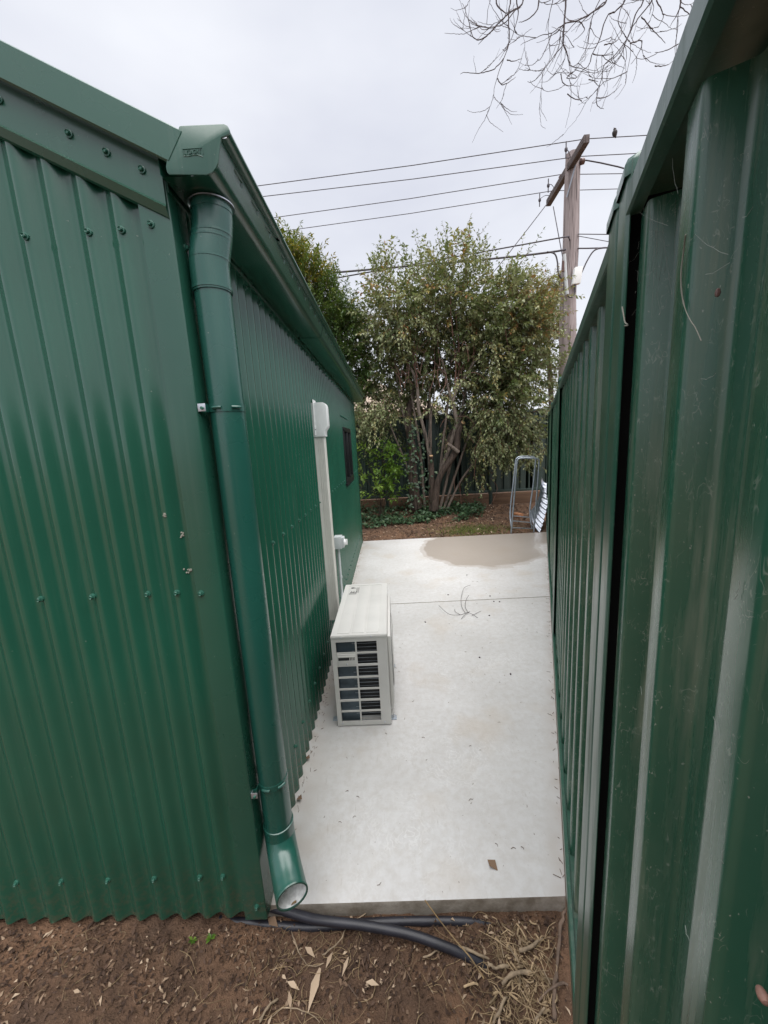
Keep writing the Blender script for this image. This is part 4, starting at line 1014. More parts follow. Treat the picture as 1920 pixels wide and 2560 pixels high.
ot.location.z = 0; ORIG[ot.name] = ot.location.copy()
m = MB(); bx_ = ot.location; m.tube(spline([(bx_.x, 11.5, 0), (bx_.x + .1, 11.5, 2), (bx_.x - .1, 11.5, 4.5)], 5), [.13 - .008 * k for k in range(11)], 8); m.build('trunk', M['bark'], ot)
T = Twigs()
for (cx, cy, r, n) in ((1370, 760, 42, 110), (1350, 830, 55, 120), (1390, 820, 30, 60), (1385, 720, 28, 50)): lobe(T, cx, cy, r, 11.5, n * 2, tint=(0, 1), leaf=.075, wid=.28, depth=.7, ln=(.2, .4), gap=.03, shell=.5)
for (cx, cy, r, n) in ((1395, 900, 28, 40), (1385, 950, 30, 45)): lobe(T, cx, cy, r, 11.5, n, tint=(0, .7), leaf=.075, wid=.3, depth=.5, ln=(.2, .4), gap=.035)
T.flush('foliage', 'twigs', M['leaf_b'], M['redbark'], ot)
sh = thing('green_shrub', at(950, 1285, 8.0), 'bright green leafy young shrub beside the far corner of the shed', 'shrub')
sh.location.z = .05; ORIG[sh.name] = sh.location.copy()
T = Twigs()
for k in range(62):
    q = A_(rng.choice((rng.uniform(215, 480), rng.uniform(400, 720), rng.uniform(560, 820))), rng.uniform(680, 1400))
    p = at(*q, 7.9 + rng.gauss(0, .15)); T.twig(p, (rng.gauss(0, .5), rng.gauss(-.2, .3), .5), rng.uniform(.2, .42), .8, .135, .05, rad=.005, tint=(.35, 1) if q[0] < 960 else (.0, .55), wid=.44)
for q in ((300, 1100), (420, 950), (560, 800), (650, 900), (700, 1100), (450, 1250), (330, 860), (520, 700)):
    p = at(*A_(*q), 7.95); T.mb.tube(spline([sh.location, (sh.location.lerp(p, .5)) + Vector((.05, 0, .12)), p], 5), .007, 5)
T.flush('foliage', 'stems', M['leaf_s'], M['bark'], sh)
gcx = []
while len(gcx) < 3000:
    a, b = rng.uniform(-.9, 2.1), rng.uniform(7.3, 8.85)
    lim = 7.42 + .10 * math.sin(a * 4) + .25 * max(0, a - .7)
    if b < lim or mnoise.noise(Vector((a * 1.6, b * 1.6, 3))) < -.12 - (.12 if a < 1 else 0): continue
    gcx.append((a, b, gz(a, b) + abs(rng.gauss(.02, .06)) * (1.8 if mnoise.noise(Vector((a * 4, b * 4, 8))) > .1 else .7) + .02))
tag(leaf_mesh('ground_cover', gcx, [(rng.gauss(0, 1), rng.gauss(0, 1), rng.gauss(.1, .4)) for _ in gcx], [(rng.gauss(0, .3), rng.gauss(-.3, .3), 1) for _ in gcx], [rng.uniform(.05, .09) for _ in gcx], [rng.uniform(.035, .06) for _ in gcx], M['ivy']), 'dark green ivy like ground cover spreading below the trees', 'ground cover')
gp = []
while len(gp) < 2600:
    a, b = rng.gauss(1.45, .35), rng.gauss(6.85, .2)
    if b < 6.47: continue
    gp.append((a, b, gz(a, b)))
tag(leaf_mesh('grass', gp, [(rng.gauss(0, .6), rng.gauss(0, .6), 1) for _ in gp], [(rng.gauss(0, 1), -1, .2) for _ in gp], [rng.uniform(.02, .055) for _ in gp], [.006] * len(gp), M['grass'], tint=nrng.random(len(gp))), 'patch of short yellow green grass beyond the far edge of the slab', 'grass')
# dead leaves on the far soil
dl = []
while len(dl) < 3200:
    a, b = rng.uniform(-.9, 3.1), rng.uniform(6.44, 8.8)
    if a > fence_x(b, .05): continue
    dl.append((a, b, gz(a, b) + .008))
tag(leaf_mesh('leaf_litter', dl, [(rng.gauss(0, 1), rng.gauss(0, 1), rng.gauss(0, .25)) for _ in dl], [(rng.gauss(0, .5), rng.gauss(0, .5), 1) for _ in dl], [rng.uniform(.03, .08) for _ in dl], [rng.uniform(.015, .035) for _ in dl], M['deadleaf'], curl=.2), 'brown fallen leaves scattered on the soil beyond the slab', 'leaf litter')

# ------------------------------------------------------------------ near soil: litter, stems, sticks, pipes
nl = []
while len(nl) < 6000:
    a, b = rng.uniform(-1.6, .58), rng.uniform(.55, 1.12)
    if a > -.50 and b > 1.105: continue
    if a <= -.50 and b > 1.085: continue
    if a > fence_x(b, .10): continue
    den = .45 + .9 * max(0, 1 - abs(b - 1.0) / .14) + (.25 if a < -.5 else 0)
    den *= .25 + 1.5 * max(0, min(1, .5 + 1.3 * mnoise.noise(Vector((a * 5, b * 5, 2)))))
    if rng.random() > den: continue
    nl.append((a, b, gz(a, b) + .002 + abs(rng.gauss(0, .003))))
tag(leaf_mesh('leaf_litter', nl, [(rng.gauss(0, 1), rng.gauss(0, 1), rng.gauss(0, .35)) for _ in nl], [(rng.gauss(0, .6), rng.gauss(0, .6), 1) for _ in nl], [rng.uniform(.006, .030) * rng.choice((.6, 1, 1)) for _ in nl], [rng.uniform(.004, .011) for _ in nl], M['deadleaf'], curl=.22, tint=np.clip(nrng.random(len(nl)) ** 1.5, 0, 1)), 'small brown dead leaves and chips scattered over the bare soil in front of the shed', 'leaf litter')
m = MB()
for k in range(620):
    a = rng.choice((rng.uniform(-1.5, .5), rng.gauss(.36, .1), rng.gauss(.36, .09), rng.gauss(.30, .12), rng.gauss(-.33, .10))); b = rng.uniform(.68, 1.08)
    if a > fence_x(b, .085): continue
    an = rng.uniform(0, 6.28); ln = rng.uniform(.02, .10); z = gz(a, b) + .004
    p1 = Vector((a, b, z)); p3 = p1 + Vector((math.cos(an) * ln, math.sin(an) * ln, 0)); p2 = (p1 + p3) / 2 + Vector((rng.gauss(0, .012), rng.gauss(0, .012), .006))
    if p3.y > 1.1 or p3.x > fence_x(p3.y, .09): continue
    p3.z = gz(p3.x, p3.y) + .004
    m.tube(spline([p1, p2, p3], 3), rng.uniform(.0004, .0010), 4, False)
tag(m.build('dry_stems', M['stem']), 'thin dry grass stems and rootlets strewn over the near soil', 'dry stems', kind='stuff')
m = MB()
for k in range(210):
    a, b = rng.gauss(.38, .085), rng.gauss(.93, .085)
    if a > fence_x(b, .085) or b > 1.085 or b < .7: continue
    an = rng.uniform(0, 6.28); ln = rng.uniform(.012, .06) if k % 3 else rng.uniform(.06, .13); z = gz(a, b) + .004 + abs(rng.gauss(0, .005))
    p1 = Vector((a, b, z)); p3 = p1 + Vector((math.cos(an) * ln, math.sin(an) * ln, rng.gauss(0, .003)))
    if p3.x > fence_x(p3.y, .09) or p3.y > 1.10: continue
    p3.z = max(p3.z, gz(p3.x, p3.y) + .003)
    p2 = (p1 + p3) / 2 + Vector((rng.gauss(0, .006), rng.gauss(0, .006), .004))
    m.tube(spline([p1, p2, p3], 2), rng.uniform(.0012, .0034) if ln < .05 else rng.uniform(.0005, .0011), 6)
tag(m.build('straw_pile', M['palestraw']), 'heap of pale straw and broken root bits by the fence foot near the slab', 'straw', kind='stuff')
kk = crop(600, 2100, .5425)
def gnd(q, up=.006):
    p = atz(*kk(*q), -.055); p.z = gz(p.x, p.y) + up; return p
def stick(pts, r0, r1, label, mat='stick', up=.008, cat='stick', group='sticks on the near soil'):
    P = spline([gnd(q, up + (.01 if i == 1 else 0)) for i, q in enumerate(pts)], 4); n = len(P)
    P = [p + Vector((rng.gauss(0, .0016), rng.gauss(0, .0016), rng.gauss(0, .0012))) for p in P]
    return tag(MB().tube(P, [lerp(r0, r1, i / (n - 1)) * .74 * (1 + rng.gauss(0, .17)) * (.62 if i in (0, n - 1) else 1) for i in range(n)], 8).build('stick', M[mat], smooth=60), label, cat, group)
stick([(1500, 310), (1480, 400), (1465, 560), (1445, 700), (1450, 845)], .0055, .0085, 'long grey brown stick lying along the foot of the fence', 'darkstick', .012)
stick([(1285, 515), (1340, 505), (1400, 440)], .008, .006, 'thick curved pale root chunk nearest the slab corner')
stick([(1205, 665), (1270, 615), (1360, 600)], .009, .007, 'thick pale knobbly stick in the middle of the root pile')
stick([(1145, 565), (1180, 600), (1240, 570)], .007, .006, 'short hooked pale root at the left of the root pile')
stick([(1235, 490), (1285, 575)], .005, .004, 'flat pale split chip pointing down in the root pile')
stick([(1200, 465), (1215, 550)], .0035, .003, 'thin pale split chip left of the flat chip')
stick([(1400, 600), (1430, 680)], .004, .0035, 'white splintered chip beside the long fence stick')
stick([(1370, 755), (1440, 690), (1510, 660)], .004, .005, 'forked grey stick crossing the long fence stick', 'darkstick')
stick([(1360, 845), (1400, 790)], .009, .006, 'stubby pale root end at the bottom edge near the fence')
stick([(1165, 845), (1220, 750), (1235, 735)], .007, .004, 'pale bent root at the bottom edge below the root pile')
stick([(940, 475), (1040, 520), (1150, 545)], .0045, .0055, 'brown bent stick below the end of the black pipe', 'stick')
stick([(845, 540), (890, 530), (930, 490)], .004, .003, 'short stick end left of the brown bent stick', 'stick')
stick([(90, 845), (130, 790), (180, 730)], .006, .0045, 'grey brown stick at the bottom edge below the downpipe', 'stick')
stick([(380, 545), (460, 490), (500, 390), (580, 350)], .003, .002, 'long thin bent stick in front of the black pipes', 'stick', .014)
stick([(150, 805), (220, 780), (310, 790), (370, 845)], .0022, .0016, 'thin curved twig at the bottom edge right of the grey stick', 'stick')
stick([(500, 670), (545, 745)], .0035, .0025, 'small grey stick end in the bare middle soil', 'darkstick')
stick([(235, 420), (260, 500), (310, 580), (390, 570)], .0028, .0018, 'thin looping dry stem below the elbow', 'stick')
P = [at(*kk(*q), y) for q, y in (((852, 277), 1.10), ((920, 370), 1.065), ((1000, 470), 1.01), ((1060, 540), .965), ((1125, 640), .91))]
for p in P[1:]: p.z = max(p.z, gz(p.x, p.y) + .006)
P[0].z = max(P[0].z, .004)
tag(MB().tube(spline(P, 4), .0022, 6).build('straw_stem', M['straw']), 'straight yellow stem leaning across the black pipe onto the slab edge', 'stem')
def one_leaf(name, q, ln, wd, ang, tint, label, z=None, group=None):
    p = gnd(q, .010) if z is None else atz(*kk(*q), z)
    o = leaf_mesh(name, [tuple(p)], [(math.cos(ang), math.sin(ang), .05)], [(.1, -.1, 1)], ln, wd, M['deadleaf'], tint=[tint], kind=None); return tag(o, label, 'leaf', group)
gl = 'loose pale leaves on the near soil'
one_leaf('dead_leaf', (312, 805), .125, .026, 1.38, .98, 'largest long pointed pale leaf on the near soil', group=gl)
one_leaf('dead_leaf', (470, 640), .06, .012, 1.25, .97, 'narrow upright pale leaf right of the largest leaf', group=gl)
one_leaf('dead_leaf', (215, 650), .05, .016, -.4, 1, 'white curled leaf left of the largest leaf', group=gl)
one_leaf('dead_leaf', (578, 655), .045, .016, -.15, 1, 'white seed like leaf in the bare middle soil', group=gl)
one_leaf('dead_leaf', (300, 500), .048, .018, -.6, .95, 'pinkish pale leaf below the elbow', group=gl)
one_leaf('dead_leaf', (130, 375), .05, .03, -.5, .8, 'broad tan leaf between shed corner and elbow', group=gl)
one_leaf('dead_leaf', (395, 600), .05, .014, 1.2, .94, 'tan narrow leaf right of the looping stem', group=gl)
one_leaf('dead_leaf', (225, 690), .05, .014, -1.2, .93, 'tan narrow leaf above the largest leaf', group=gl)
one_leaf('dead_leaf', (1140, 90), .05, .035, -.9, .82, 'brown crumpled leaf lying alone on the near slab', z=.004)
# small weeds
for (q, lab) in (((390, 575), 'tiny green seedling near the wall, left of the other one'), ((455, 585), 'tiny green seedling near the wall, right of the other one')):
    c_ = atz(q[0] * 900 / 900 + 85 if False else crop(0, 1900, .5425)(890 if q[0] < 400 else 975, 835 if q[0] < 400 else 850)[0], crop(0, 1900, .5425)(0, 840)[1], -.05); c_.z = gz(c_.x, c_.y) + .006
    pp = [tuple(c_)] * 9
    tag(leaf_mesh('seedling', pp, [(rng.gauss(0, 1), rng.gauss(0, 1), .7) for _ in pp], [(0, 0, 1)] * 9, .020, .010, M['leaf_s'], kind=None), lab, 'weed')
def pipe(P, r, lab):
    o = MB().tube(spline(P, 6), r, 16).build('poly_pipe', M['poly']); return tag(o, lab, 'pipe', 'black pipes at the slab edge')
pipe([(-.70, 1.16, -.045), (-.53, 1.13, -.030), (-.36, 1.085, -.022), (-.18, 1.062, -.022), (-.02, 1.038, -.028), (.10, 1.010, -.040), (.20, .985, -.062), (.26, .965, -.09)], .0145, 'black poly pipe running out from the shed corner across the soil')
pipe([(-.72, 1.115, -.060), (-.40, 1.085, -.060), (-.18, 1.092, -.060), (.02, 1.094, -.062), (.20, 1.088, -.064), (.33, 1.080, -.085)], .0145, 'black poly pipe half buried against the slab edge behind the other pipe')
# debris on the slab
T8 = crop(840, 1300, .3617)
m = MB()
for q in ([(980, 676), (915, 640), (860, 655), (780, 650), (710, 590)], [(895, 645), (870, 600), (865, 540), (885, 470), (930, 450)], [(915, 640), (893, 600), (900, 550), (918, 520)], [(860, 655), (825, 635), (820, 615)], [(925, 632), (890, 655), (865, 685)], [(940, 660), (1000, 630)]):
    P = [atz(*T8(*p), .004 + .012 * (i % 2) + .02 * (i > 2)) for i, p in enumerate(q)]; P[0].z = .004
    m.tube(spline(P, 4), [.0045 - .0006 * i / 2 for i in range(len(spline(P, 4)))] if False else .0019, 5)
tag(m.build('bare_twig', M['twigdark']), 'dark branched bare twig lying on the slab past the joint', 'twig')
seeds = (((905, 380), 'beyond the joint below the damp patch'), ((1060, 660), 'right of the bare twig'), ((617, 705), 'left of and nearer than the bare twig'), ((775, 517), 'just beyond the joint left of the bare twig'), ((1065, 525), 'touching the joint on its far side'), ((1130, 565), 'near the joint, right of its neighbour'), ((1092, 563), 'near the joint, left of its neighbour'), ((355, 555), 'against the far front edge of the air conditioner'))
def pod(c_, where): tag(MB().lathe(c_, (rng.gauss(0, 1), rng.gauss(0, 1), .2), [(-.010, 0), (-.006, .005), (.004, .0055), (.010, 0)], 7).build('seed_pod', M['twigdark']), 'dark seed pod on the slab ' + where, 'seed', 'seed pods on the slab')
for q, where in seeds: pod(atz(*T8(*q), .003), where)
for q, where in (((1103, 1456), 'nearest the fence in the middle of the slab'), ((1036, 1420), 'farther from the fence in the middle of the slab')): pod(atz(q[0] * 1.1573, q[1] * 1.1573, .003), where)
m = MB()
for _ in range(150):
    a, b = rng.uniform(-.4, 1.4), rng.uniform(1.15, 4.5)
    if a > fence_x(b, .02): continue
    an = rng.uniform(0, 3.14); l_ = rng.uniform(.004, .02)
    m.tube([(a, b, .002), (a + math.cos(an) * l_ * .5, b + math.sin(an) * l_ * .5, .003), (a + math.cos(an + .5) * l_, b + math.sin(an + .5) * l_, .002)], rng.uniform(.0006, .0012), 4, False)
for _ in range(70):
    s_ = rng.uniform(1.25, 5.5); p = F(s_, SE - abs(rng.gauss(0, .012)) - .004, .002); an = rng.uniform(0, 3.14); l_ = rng.uniform(.005, .03)
    m.tube([p, p + Vector((math.cos(an) * l_, math.sin(an) * l_, .002))], .0011, 4, False)
for _ in range(160):
    y_ = rng.uniform(1.2, 5.8); p = Vector((WX + .006 + abs(rng.gauss(0, .02)), y_, .002)); an = rng.uniform(0, 3.14); l_ = rng.uniform(.005, .025)
    m.tube([p, p + Vector((math.cos(an) * l_ * .6, math.sin(an) * l_, .002))], .0011, 4, False)
tag(m.build('slab_debris', M['darkstick']), 'tiny specks and stems of dirt scattered along the slab', 'debris', kind='stuff')
cw = crop(560, 1640, .1808)
for q, lab in (((1135, 1400), 'brown leaf with stalk at the foot of the shed wall, farther one'), ((1020, 1955), 'brown leaf at the foot of the shed wall, nearer the elbow')):
    c_ = atz(*cw(*q), .006); tag(leaf_mesh('dead_leaf', [tuple(c_)], [(.6, -.5, .4)], [(.2, -.3, 1)], .035, .03, M['deadleaf'], tint=[.75], kind=None), lab, 'leaf')

# ------------------------------------------------------------------ tube frame, iron sheet, brick by the fence
E8 = crop(1200, 1060, .15672)
tf = thing('tube_frame', (2.25, 6.6, 0), 'galvanised steel tube frame with low rungs standing beyond the slab', 'frame')
def up_(q, Y): return at(*E8(*q), Y)
fr1 = [up_((497, 1745), 6.46), up_((560, 1000), 6.48), up_((588, 640), 6.5), up_((598, 585), 6.5), up_((630, 550), 6.5), up_((760, 546), 6.5), up_((890, 550), 6.5), up_((930, 570), 6.5), up_((942, 620), 6.5), up_((915, 1000), 6.48), up_((858, 1725), 6.46)]
m = MB(); m.tube(spline(fr1, 6), .0135, 12); m.build('front_loop', M['galv'], tf)
fr2 = [up_((500, 1640), 6.72), up_((482, 1400), 6.85), up_((535, 900), 6.95), up_((568, 600), 7.0), up_((590, 545), 7.0), up_((650, 520), 7.0), up_((840, 522), 7.0), up_((880, 545), 7.0), up_((885, 600), 7.0), up_((845, 1000), 6.95), up_((795, 1380), 6.85), up_((830, 1660), 6.72)]
m = MB(); m.tube(spline(fr2, 6), .0125, 12); m.build('rear_loop', M['galv'], tf)
for a, b in (((520, 1465), (800, 1490)), ((515, 1545), (815, 1572)), ((505, 1655), (860, 1670))):
    m = MB(); m.tube([up_(a, 6.48), up_(b, 6.48)], .009, 8); m.build('rung', M['galv'], tf)
for a, b in (((510, 1600), (495, 1560)), ((862, 1640), (815, 1600))):
    m = MB(); m.tube([up_(a, 6.47), up_(b, 6.75)], .009, 8); m.build('side_bar', M['galv'], tf)
cs = MB()
A0, A1 = at(*E8(790, 1400), 6.75), at(*E8(985, 850), 7.35)
B0_, B1_ = at(*E8(950, 1740), 6.52), at(*E8(1110, 960), 7.3)
nu, nv = 90, 8; nn = (A1 - A0).cross(B0_ - A0).normalized()
V = []
for j in range(nv + 1):
    for i in range(nu + 1):
        u, v = i / nu, j / nv; p = A0.lerp(A1, u).lerp(B0_.lerp(B1_, u), v)
        side_ = (B0_ - A0).normalized(); p = p + side_ * (.10 * math.sin(math.pi * u)) * (1 if v < .5 else .6)
        V.append(p + nn * (.011 * math.sin(u * 2 * math.pi * 10)) + nn * .05 * math.sin(math.pi * v))
cs.add(V, [(j * (nu + 1) + i, j * (nu + 1) + i + 1, (j + 1) * (nu + 1) + i + 1, (j + 1) * (nu + 1) + i) for j in range(nv) for i in range(nu)])
tag(cs.build('corrugated_sheet', M['sheet'], smooth=70, solid=.0012), 'offcut of pale corrugated iron leaning on the fence beside the tube frame', 'metal sheet')
c_ = atz(*E8(700, 1530), .03); m = MB(); m.obox(c_ + Vector((0, .35, .03)), (1, .4, 0), (-.4, 1, 0), (0, .1, 1), .06, .09, .04); tag(m.build('brick', M['brick'], bevel=.006), 'orange terracotta brick lying behind the rungs of the tube frame', 'brick')

# ------------------------------------------------------------------ utility pole, wires, bird
pk = crop(1300, 320, .2411); PZ = 7.2
pbase = at(1421, 1080, 9.35)
up = thing('utility_pole', (pbase.x, 9.35, 0), 'weathered timber power pole with a slanting crossarm beyond the fence', 'utility pole')
pts = [at(1413, 1150, 9.35), at(1418, 900, 9.35), at(1420, 740, 9.35), at(1426, 620, 9.35), at(1430, 470, 9.35), at(1433, 385, 9.35)]
pts[0].z = 0
m = MB(); m.tube(spline(pts, 8), [.19 - .0011 * k for k in range(41)], 18); pl = m.build('pole', M['polewood'], up, smooth=60)
for v in pl.data.vertices:
    v.co += v.normal * (.012 * mnoise.noise(Vector((v.co.x * 14, v.co.y * 14, v.co.z * .8))))
pa, pb = atz(1371, 508, PZ), atz(1467, 346, PZ)
ad = (pb - pa).normalized(); am = (pa + pb) / 2
m = MB(); m.obox(am, ad, ad.cross(Vector((0, 0, 1))), (0, 0, 1), (pb - pa).length / 2, .055, .07); m.build('crossarm', M['armwood'], up, bevel=.006)
q1, q2 = at(*pk(590, 330), 9.1), at(*pk(485, 720), 9.25)
m = MB(); m.tube([q1, q2], .012, 6); m.build('arm_brace', M['galv'], up)
m = MB(); m.obox(at(*pk(590, 1535), 9.12), (1, 0, .05), (0, 1, 0), (.12, 0, 1), .085, .05, .17); m.build('junction_box', M['white'], up, bevel=.012)
m = MB(); m.tube([at(*pk(460, 1310), 9.15), at(*pk(475, 1560), 9.15), at(*pk(490, 1725), 9.15)], .035, 8); m.build('conduit', M['greyplastic'], up)
m = MB(); m.tube([at(*pk(450, 1380), 9.15), at(*pk(450, 1490), 9.15)], .03, 8); m.build('cable_joint', M['insul'], up)
m = MB(); m.tube(spline([at(*pk(q[0], q[1]), 9.1) for q in ((490, 1725), (510, 1750), (545, 1750), (570, 1700), (572, 1610))], 4), .016, 6); m.build('cable_loop', M['cable'], up)
WIRES = [((690, 112), (642, 465), (1612, 338.5), 'topmost overhead wire crossing the sky to the far end of the crossarm'), ((598, 296), (660, 491), (1600, 383), 'second overhead wire from the top, passing the pole head'), ((425, 482), (685, 544), (1560, 434), 'third overhead wire from the top, on the middle of the crossarm'), ((332, 652), (714, 577), (1552, 472), 'fourth overhead wire, on the near lower end of the crossarm')]
ends = {}
for k, (c0, l0, r0, lab) in enumerate(WIRES):
    z = PZ + .16; P0 = atz(*pk(*c0), z)
    m = MB(); base = Vector((P0.x, P0.y, PZ + .07)); m.lathe(base, (0, 0, 1), [(0, .02), (.02, .02), (.025, .045), (.05, .05), (.06, .03), (.085, .03), (.095, .012), (.095, 0)], 10); m.build('insulator', M['insul'], up)
    Lp, Rp = atz(*l0, z), atz(*r0, z)
    Lf = Lp + (Lp - P0) * .6; Rf = Rp + (Rp - P0) * 6
    tag(MB().tube([Lf, Lp, P0.lerp(Lp, .5) + Vector((0, 0, -.03)), P0, Rp, Rf], .008, 6, False).build('power_line', M['cable'], smooth=180), lab, 'wire', 'overhead wires')
    ends[k] = (P0, Lp, Rp)
for k, q in enumerate(((480, 140, 490, 265), (295, 525, 305, 625), (205, 680, 212, 775))):
    m = MB(); a, b = atz(*pk(q[0], q[1]), PZ + .15), None
    m.tube([a, a + Vector((0, 0, -.28))], .012, 5); m.lathe(a + Vector((0, 0, -.14)), (0, 0, 1), [(-.05, .01), (-.02, .03), (.02, .03), (.05, .01)], 6); m.build('dropper', M['cable'], up)
    b = am.lerp(pa, .35 + .25 * k) if k else am.lerp(pb, .3)
    m = MB(); m.tube(spline([a + Vector((0, 0, -.12)), (a + b) / 2 + Vector((0, 0, .02)), b + Vector((0, 0, .07))], 4), .007, 4); m.build('jumper', M['cable'], up)
def wire(pts, r, lab, grp='overhead wires', sp=3):
    tag(MB().tube(spline(pts, sp), r, 6, False).build('cable', M['cable'], smooth=180), lab, 'wire', grp)
L5 = [at(*pk(515, 1165), 9.2), at(*pk(500, 1133), 9.15), at(*pk(440, 1135), 9.15), at(1238, 624, 9.2), at(847, 694, 9.3), at(500, 757, 9.4)]
wire(L5, .014, 'upper service cable running left from the pole behind the tree tops')
wire([at(*pk(475, 1260), 9.2), at(*pk(280, 1292), 9.2), at(1209, 649, 9.2), at(818, 683, 9.3), at(500, 712, 9.4)], .02, 'thick lower service cable running left from the pole behind the tree tops')
wire([at(*pk(280, 1285), 9.15), at(*pk(360, 1305), 9.15), at(*pk(388, 1390), 9.15), at(*pk(395, 1490), 9.15), at(*pk(430, 1558), 9.15), at(*pk(468, 1548), 9.15)], .016, 'drooping loop of cable on the left side of the pole', None, 4)
wire([at(*pk(960, 1244), 9.15), at(*pk(860, 1243), 9.15), at(*pk(770, 1270), 9.15), at(*pk(700, 1370), 9.15), at(*pk(640, 1500), 9.15)], .016, 'cable curving down from the right into the white junction box', None, 4)
wire([at(*pk(600, 1248), 9.2), at(*pk(900, 1242), 9.2), at(1700, 610, 9.2)], .014, 'lowest cable running right from the pole above the fence', sp=2)
wire([at(*pk(600, 1100), 9.2), at(*pk(920, 1103), 9.2), at(1700, 588, 9.2)], .009, 'thin level cable running right from the pole', sp=2)
wire([at(*pk(600, 1120), 9.2), at(*pk(900, 1175), 9.2), at(1700, 640, 9.2)], .007, 'thin sagging cable running right and down from the pole', sp=2)
wire([at(*pk(280, 786), 9.5), at(1262, 646, 9.0), at(1180, 745, 8.9)], .010, 'straight stay wire slanting down left from the crossarm end into the tree', sp=2)
wire([at(*pk(345, 815), 9.9), at(*pk(440, 1330), 9.3)], .010, 'thin wire dropping from the crossarm end to the pole side', sp=2)
m = MB(); c_ = at(*pk(646, 346), 9.2); m.lathe(c_, (1, 0, .2), [(-.05, .02), (-.03, .06), (.03, .06), (.05, .02)], 12); m.build('stay_insulator', M['insul'], up)
wire([at(*pk(590, 375), 9.3), c_, at(*pk(690, 335), 9.15), at(*pk(1020, 402), 9.0), at(1640, 445, 8.8)], .013, 'twisted stay cable from the pole head with a round brown insulator', sp=2)
# bird on the top wire
P0, Lp, Rp = ends[0]; v = CM @ np.array([1536 - 960, 340.5 - 1280, FPX]); t = (PZ + .175 - CAM_H) / v[2]; bp = Vector(CO + t * v)
bp0 = bp; bd = thing('bird', bp, 'small dark bird perched on the topmost wire right of the pole', 'bird')
m = MB(); m.tube(spline([bp + Vector(q) for q in ((.05, .0, -.06), (.03, 0, -.01), (.01, 0, .06), (0, -.01, .12), (-.005, -.015, .165), (-.01, -.02, .20), (-.012, -.025, .225))], 4), [.004, .01, .02, .03, .04, .052, .062, .07, .076, .080, .082, .082, .080, .075, .068, .058, .050, .046, .046, .047, .046, .042, .034, .022, .006][:25], 12); m.build('body', M['bird'], bd, smooth=180)
m = MB(); m.tube([bp + Vector((-.045, -.05, .205)), bp + Vector((-.085, -.085, .198))], [.014, .002], 6); m.build('beak', M['insul'], bd)
for s_ in (-.025, .025):
    m = MB(); m.tube([bp + Vector((s_, 0, .05)), bp + Vector((s_, 0, -.005))], .005, 5); m.build('leg', M['insul'], bd)

bd.scale = (.58, .58, .58)

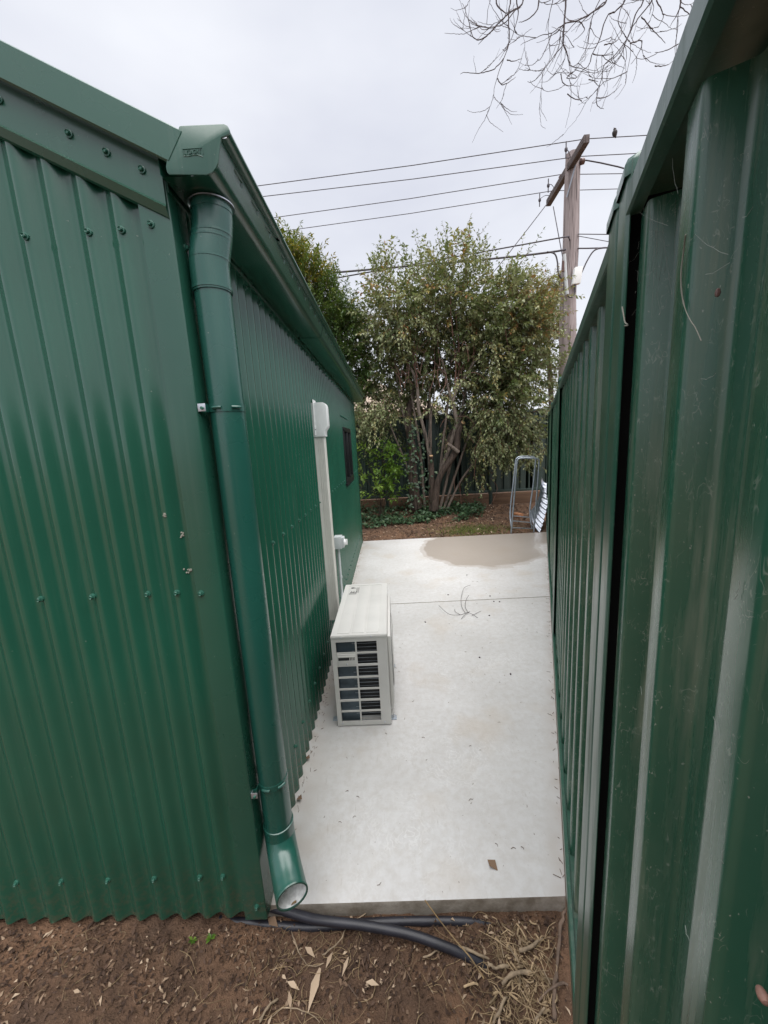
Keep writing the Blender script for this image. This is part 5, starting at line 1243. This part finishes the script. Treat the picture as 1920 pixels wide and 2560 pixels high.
# ------------------------------------------------------------------ bare branches hanging over the fence
bt = thing('bare_tree', (5.4, 4.6, 0), 'bare leafless tree whose thin twigs hang over the top right of the view', 'tree')
m = MB(); m.tube(spline([(5.4, 4.6, -.1), (5.3, 4.6, 2.5), (5.0, 4.7, 4.6), (4.2, 4.9, 6.4), (3.0, 5.0, 7.4), (1.8, 5.0, 7.7), (.9, 5.1, 7.4)], 6), [.20 - .0048 * k for k in range(37)], 10); m.build('trunk', M['bark'], bt)
bc = crop(1140, 0, .3737)
TW = [[(735, -250), (733, 0), (722, 200), (718, 295), (745, 360), (752, 400), (770, 440), (840, 460), (895, 485)], [(718, 300), (660, 370), (600, 450), (545, 520), (500, 550), (478, 545)], [(730, 150), (700, 210), (690, 300), (640, 420)],
      [(360, -200), (365, 0), (350, 100), (355, 280), (320, 390), (275, 520), (255, 600), (255, 665)], [(320, 390), (270, 450), (200, 482), (120, 490), (60, 485), (30, 495)], [(275, 525), (310, 565), (360, 545), (400, 515)],
      [(410, -150), (405, 0), (415, 100), (370, 260), (350, 290)], [(450, -100), (440, 30), (350, 90), (270, 170), (205, 240), (150, 268), (110, 240), (90, 160), (60, 60), (40, 20)], [(205, 240), (150, 300)], [(400, 60), (330, 150), (240, 182), (150, 175), (90, 150)],
      [(1010, -180), (1010, 0), (930, 70), (830, 130), (720, 165), (640, 220), (560, 240), (430, 300)], [(1000, 10), (860, 130), (800, 215)], [(1140, -150), (1130, 0), (1060, 80), (1010, 110), (960, 260), (910, 370), (890, 430), (840, 480), (800, 520), (740, 500), (680, 420)],
      [(1260, -180), (1255, 0), (1200, 100), (1150, 250), (1060, 370), (990, 440), (975, 520), (950, 590), (905, 640), (860, 690), (830, 670)], [(950, 590), (940, 680), (960, 720), (990, 728)], [(945, 655), (1000, 650), (1060, 610), (1110, 560)],
      [(1130, 0), (1100, 70), (1085, 150), (1120, 220), (1165, 290), (1165, 380), (1145, 480), (1137, 555)], [(1165, 290), (1220, 270), (1260, 215)], [(1145, 480), (1060, 520), (980, 550)], [(1310, -150), (1310, 0), (1230, 110), (1170, 200), (1130, 300), (1100, 380), (1030, 470), (990, 480)],
      [(960, 0), (900, 150), (880, 300), (820, 420), (790, 470)], [(1500, -100), (1500, 40), (1470, 110), (1430, 180)], [(1495, 40), (1560, 95), (1590, 140)], [(1340, 0), (1380, 80), (1385, 120), (1350, 185)], [(1240, 110), (1300, 180), (1350, 235), (1400, 285)], [(650, 0), (620, 120), (600, 210)],
      [(1165, 290), (1240, 270), (1230, 340), (1170, 430)], [(280, -100), (270, 20), (320, 80), (350, 90)], [(560, -60), (545, 60), (480, 130), (420, 150)], [(820, 140), (860, 200), (780, 280)], [(990, 300), (1050, 290), (1090, 260)], [(915, 360), (960, 370), (1050, 365)], [(890, 530), (950, 545)], [(780, 480), (740, 520), (800, 525)],
      [(700, 490), (720, 560), (780, 570), (840, 490)], [(745, 630), (800, 665), (840, 670)], [(1490, 290), (1400, 340), (1330, 350)], [(1330, 440), (1400, 440), (1450, 410)], [(640, 220), (600, 330), (560, 400), (545, 395)], [(350, 300), (330, 340), (310, 330)], [(340, 400), (380, 410), (440, 390)]]
m = MB(); tr = random.Random(5)
def twg(P, r0, r1, lvl):
    S = spline(P, 5); n = len(S)
    S = [p + Vector((tr.gauss(0, .0018), tr.gauss(0, .0018), tr.gauss(0, .0018))) for p in S]
    m.tube(S, [lerp(r0, r1, i / (n - 1)) for i in range(n)], 4, False)
    if lvl > 0:
        for i in range(2, n - 1):
            if tr.random() < (.12 if lvl > 1 else .07):
                d = (S[i + 1] - S[i]).normalized(); sd_ = (d + Vector((tr.gauss(0, .7), tr.gauss(0, .5), tr.gauss(-.1, .6)))).normalized(); ln = tr.uniform(.14, .42)
                q = [S[i]]; 
                for k in range(4): sd_ = (sd_ + Vector((tr.gauss(0, .18), tr.gauss(0, .18), .16))).normalized(); q.append(q[-1] + sd_ * ln / 4)
                twg(q, .0032, .0014, lvl - 1)
for q in TW:
    Y = 5.0 + tr.gauss(0, .3); P = [at(*bc(*p), Y + .02 * i) for i, p in enumerate(q)]
    big = q[0][1] < 0
    twg(P, .0098 if big else .0056, .0021, 2)
for q in TW:
    if q[0][1] < 0:
        p = at(*bc(*q[0]), 5.0); e = Vector((lerp(.9, 3.0, min(1, max(0, (q[0][0] - 300) / 1200))), 5.0, 7.5)); twg([p, (p + e) / 2 + Vector((0, 0, .2)), e], .012, .03, 0)
tag(m.build('twigs', M['twigdark'], bt, smooth=180), kind='stuff')
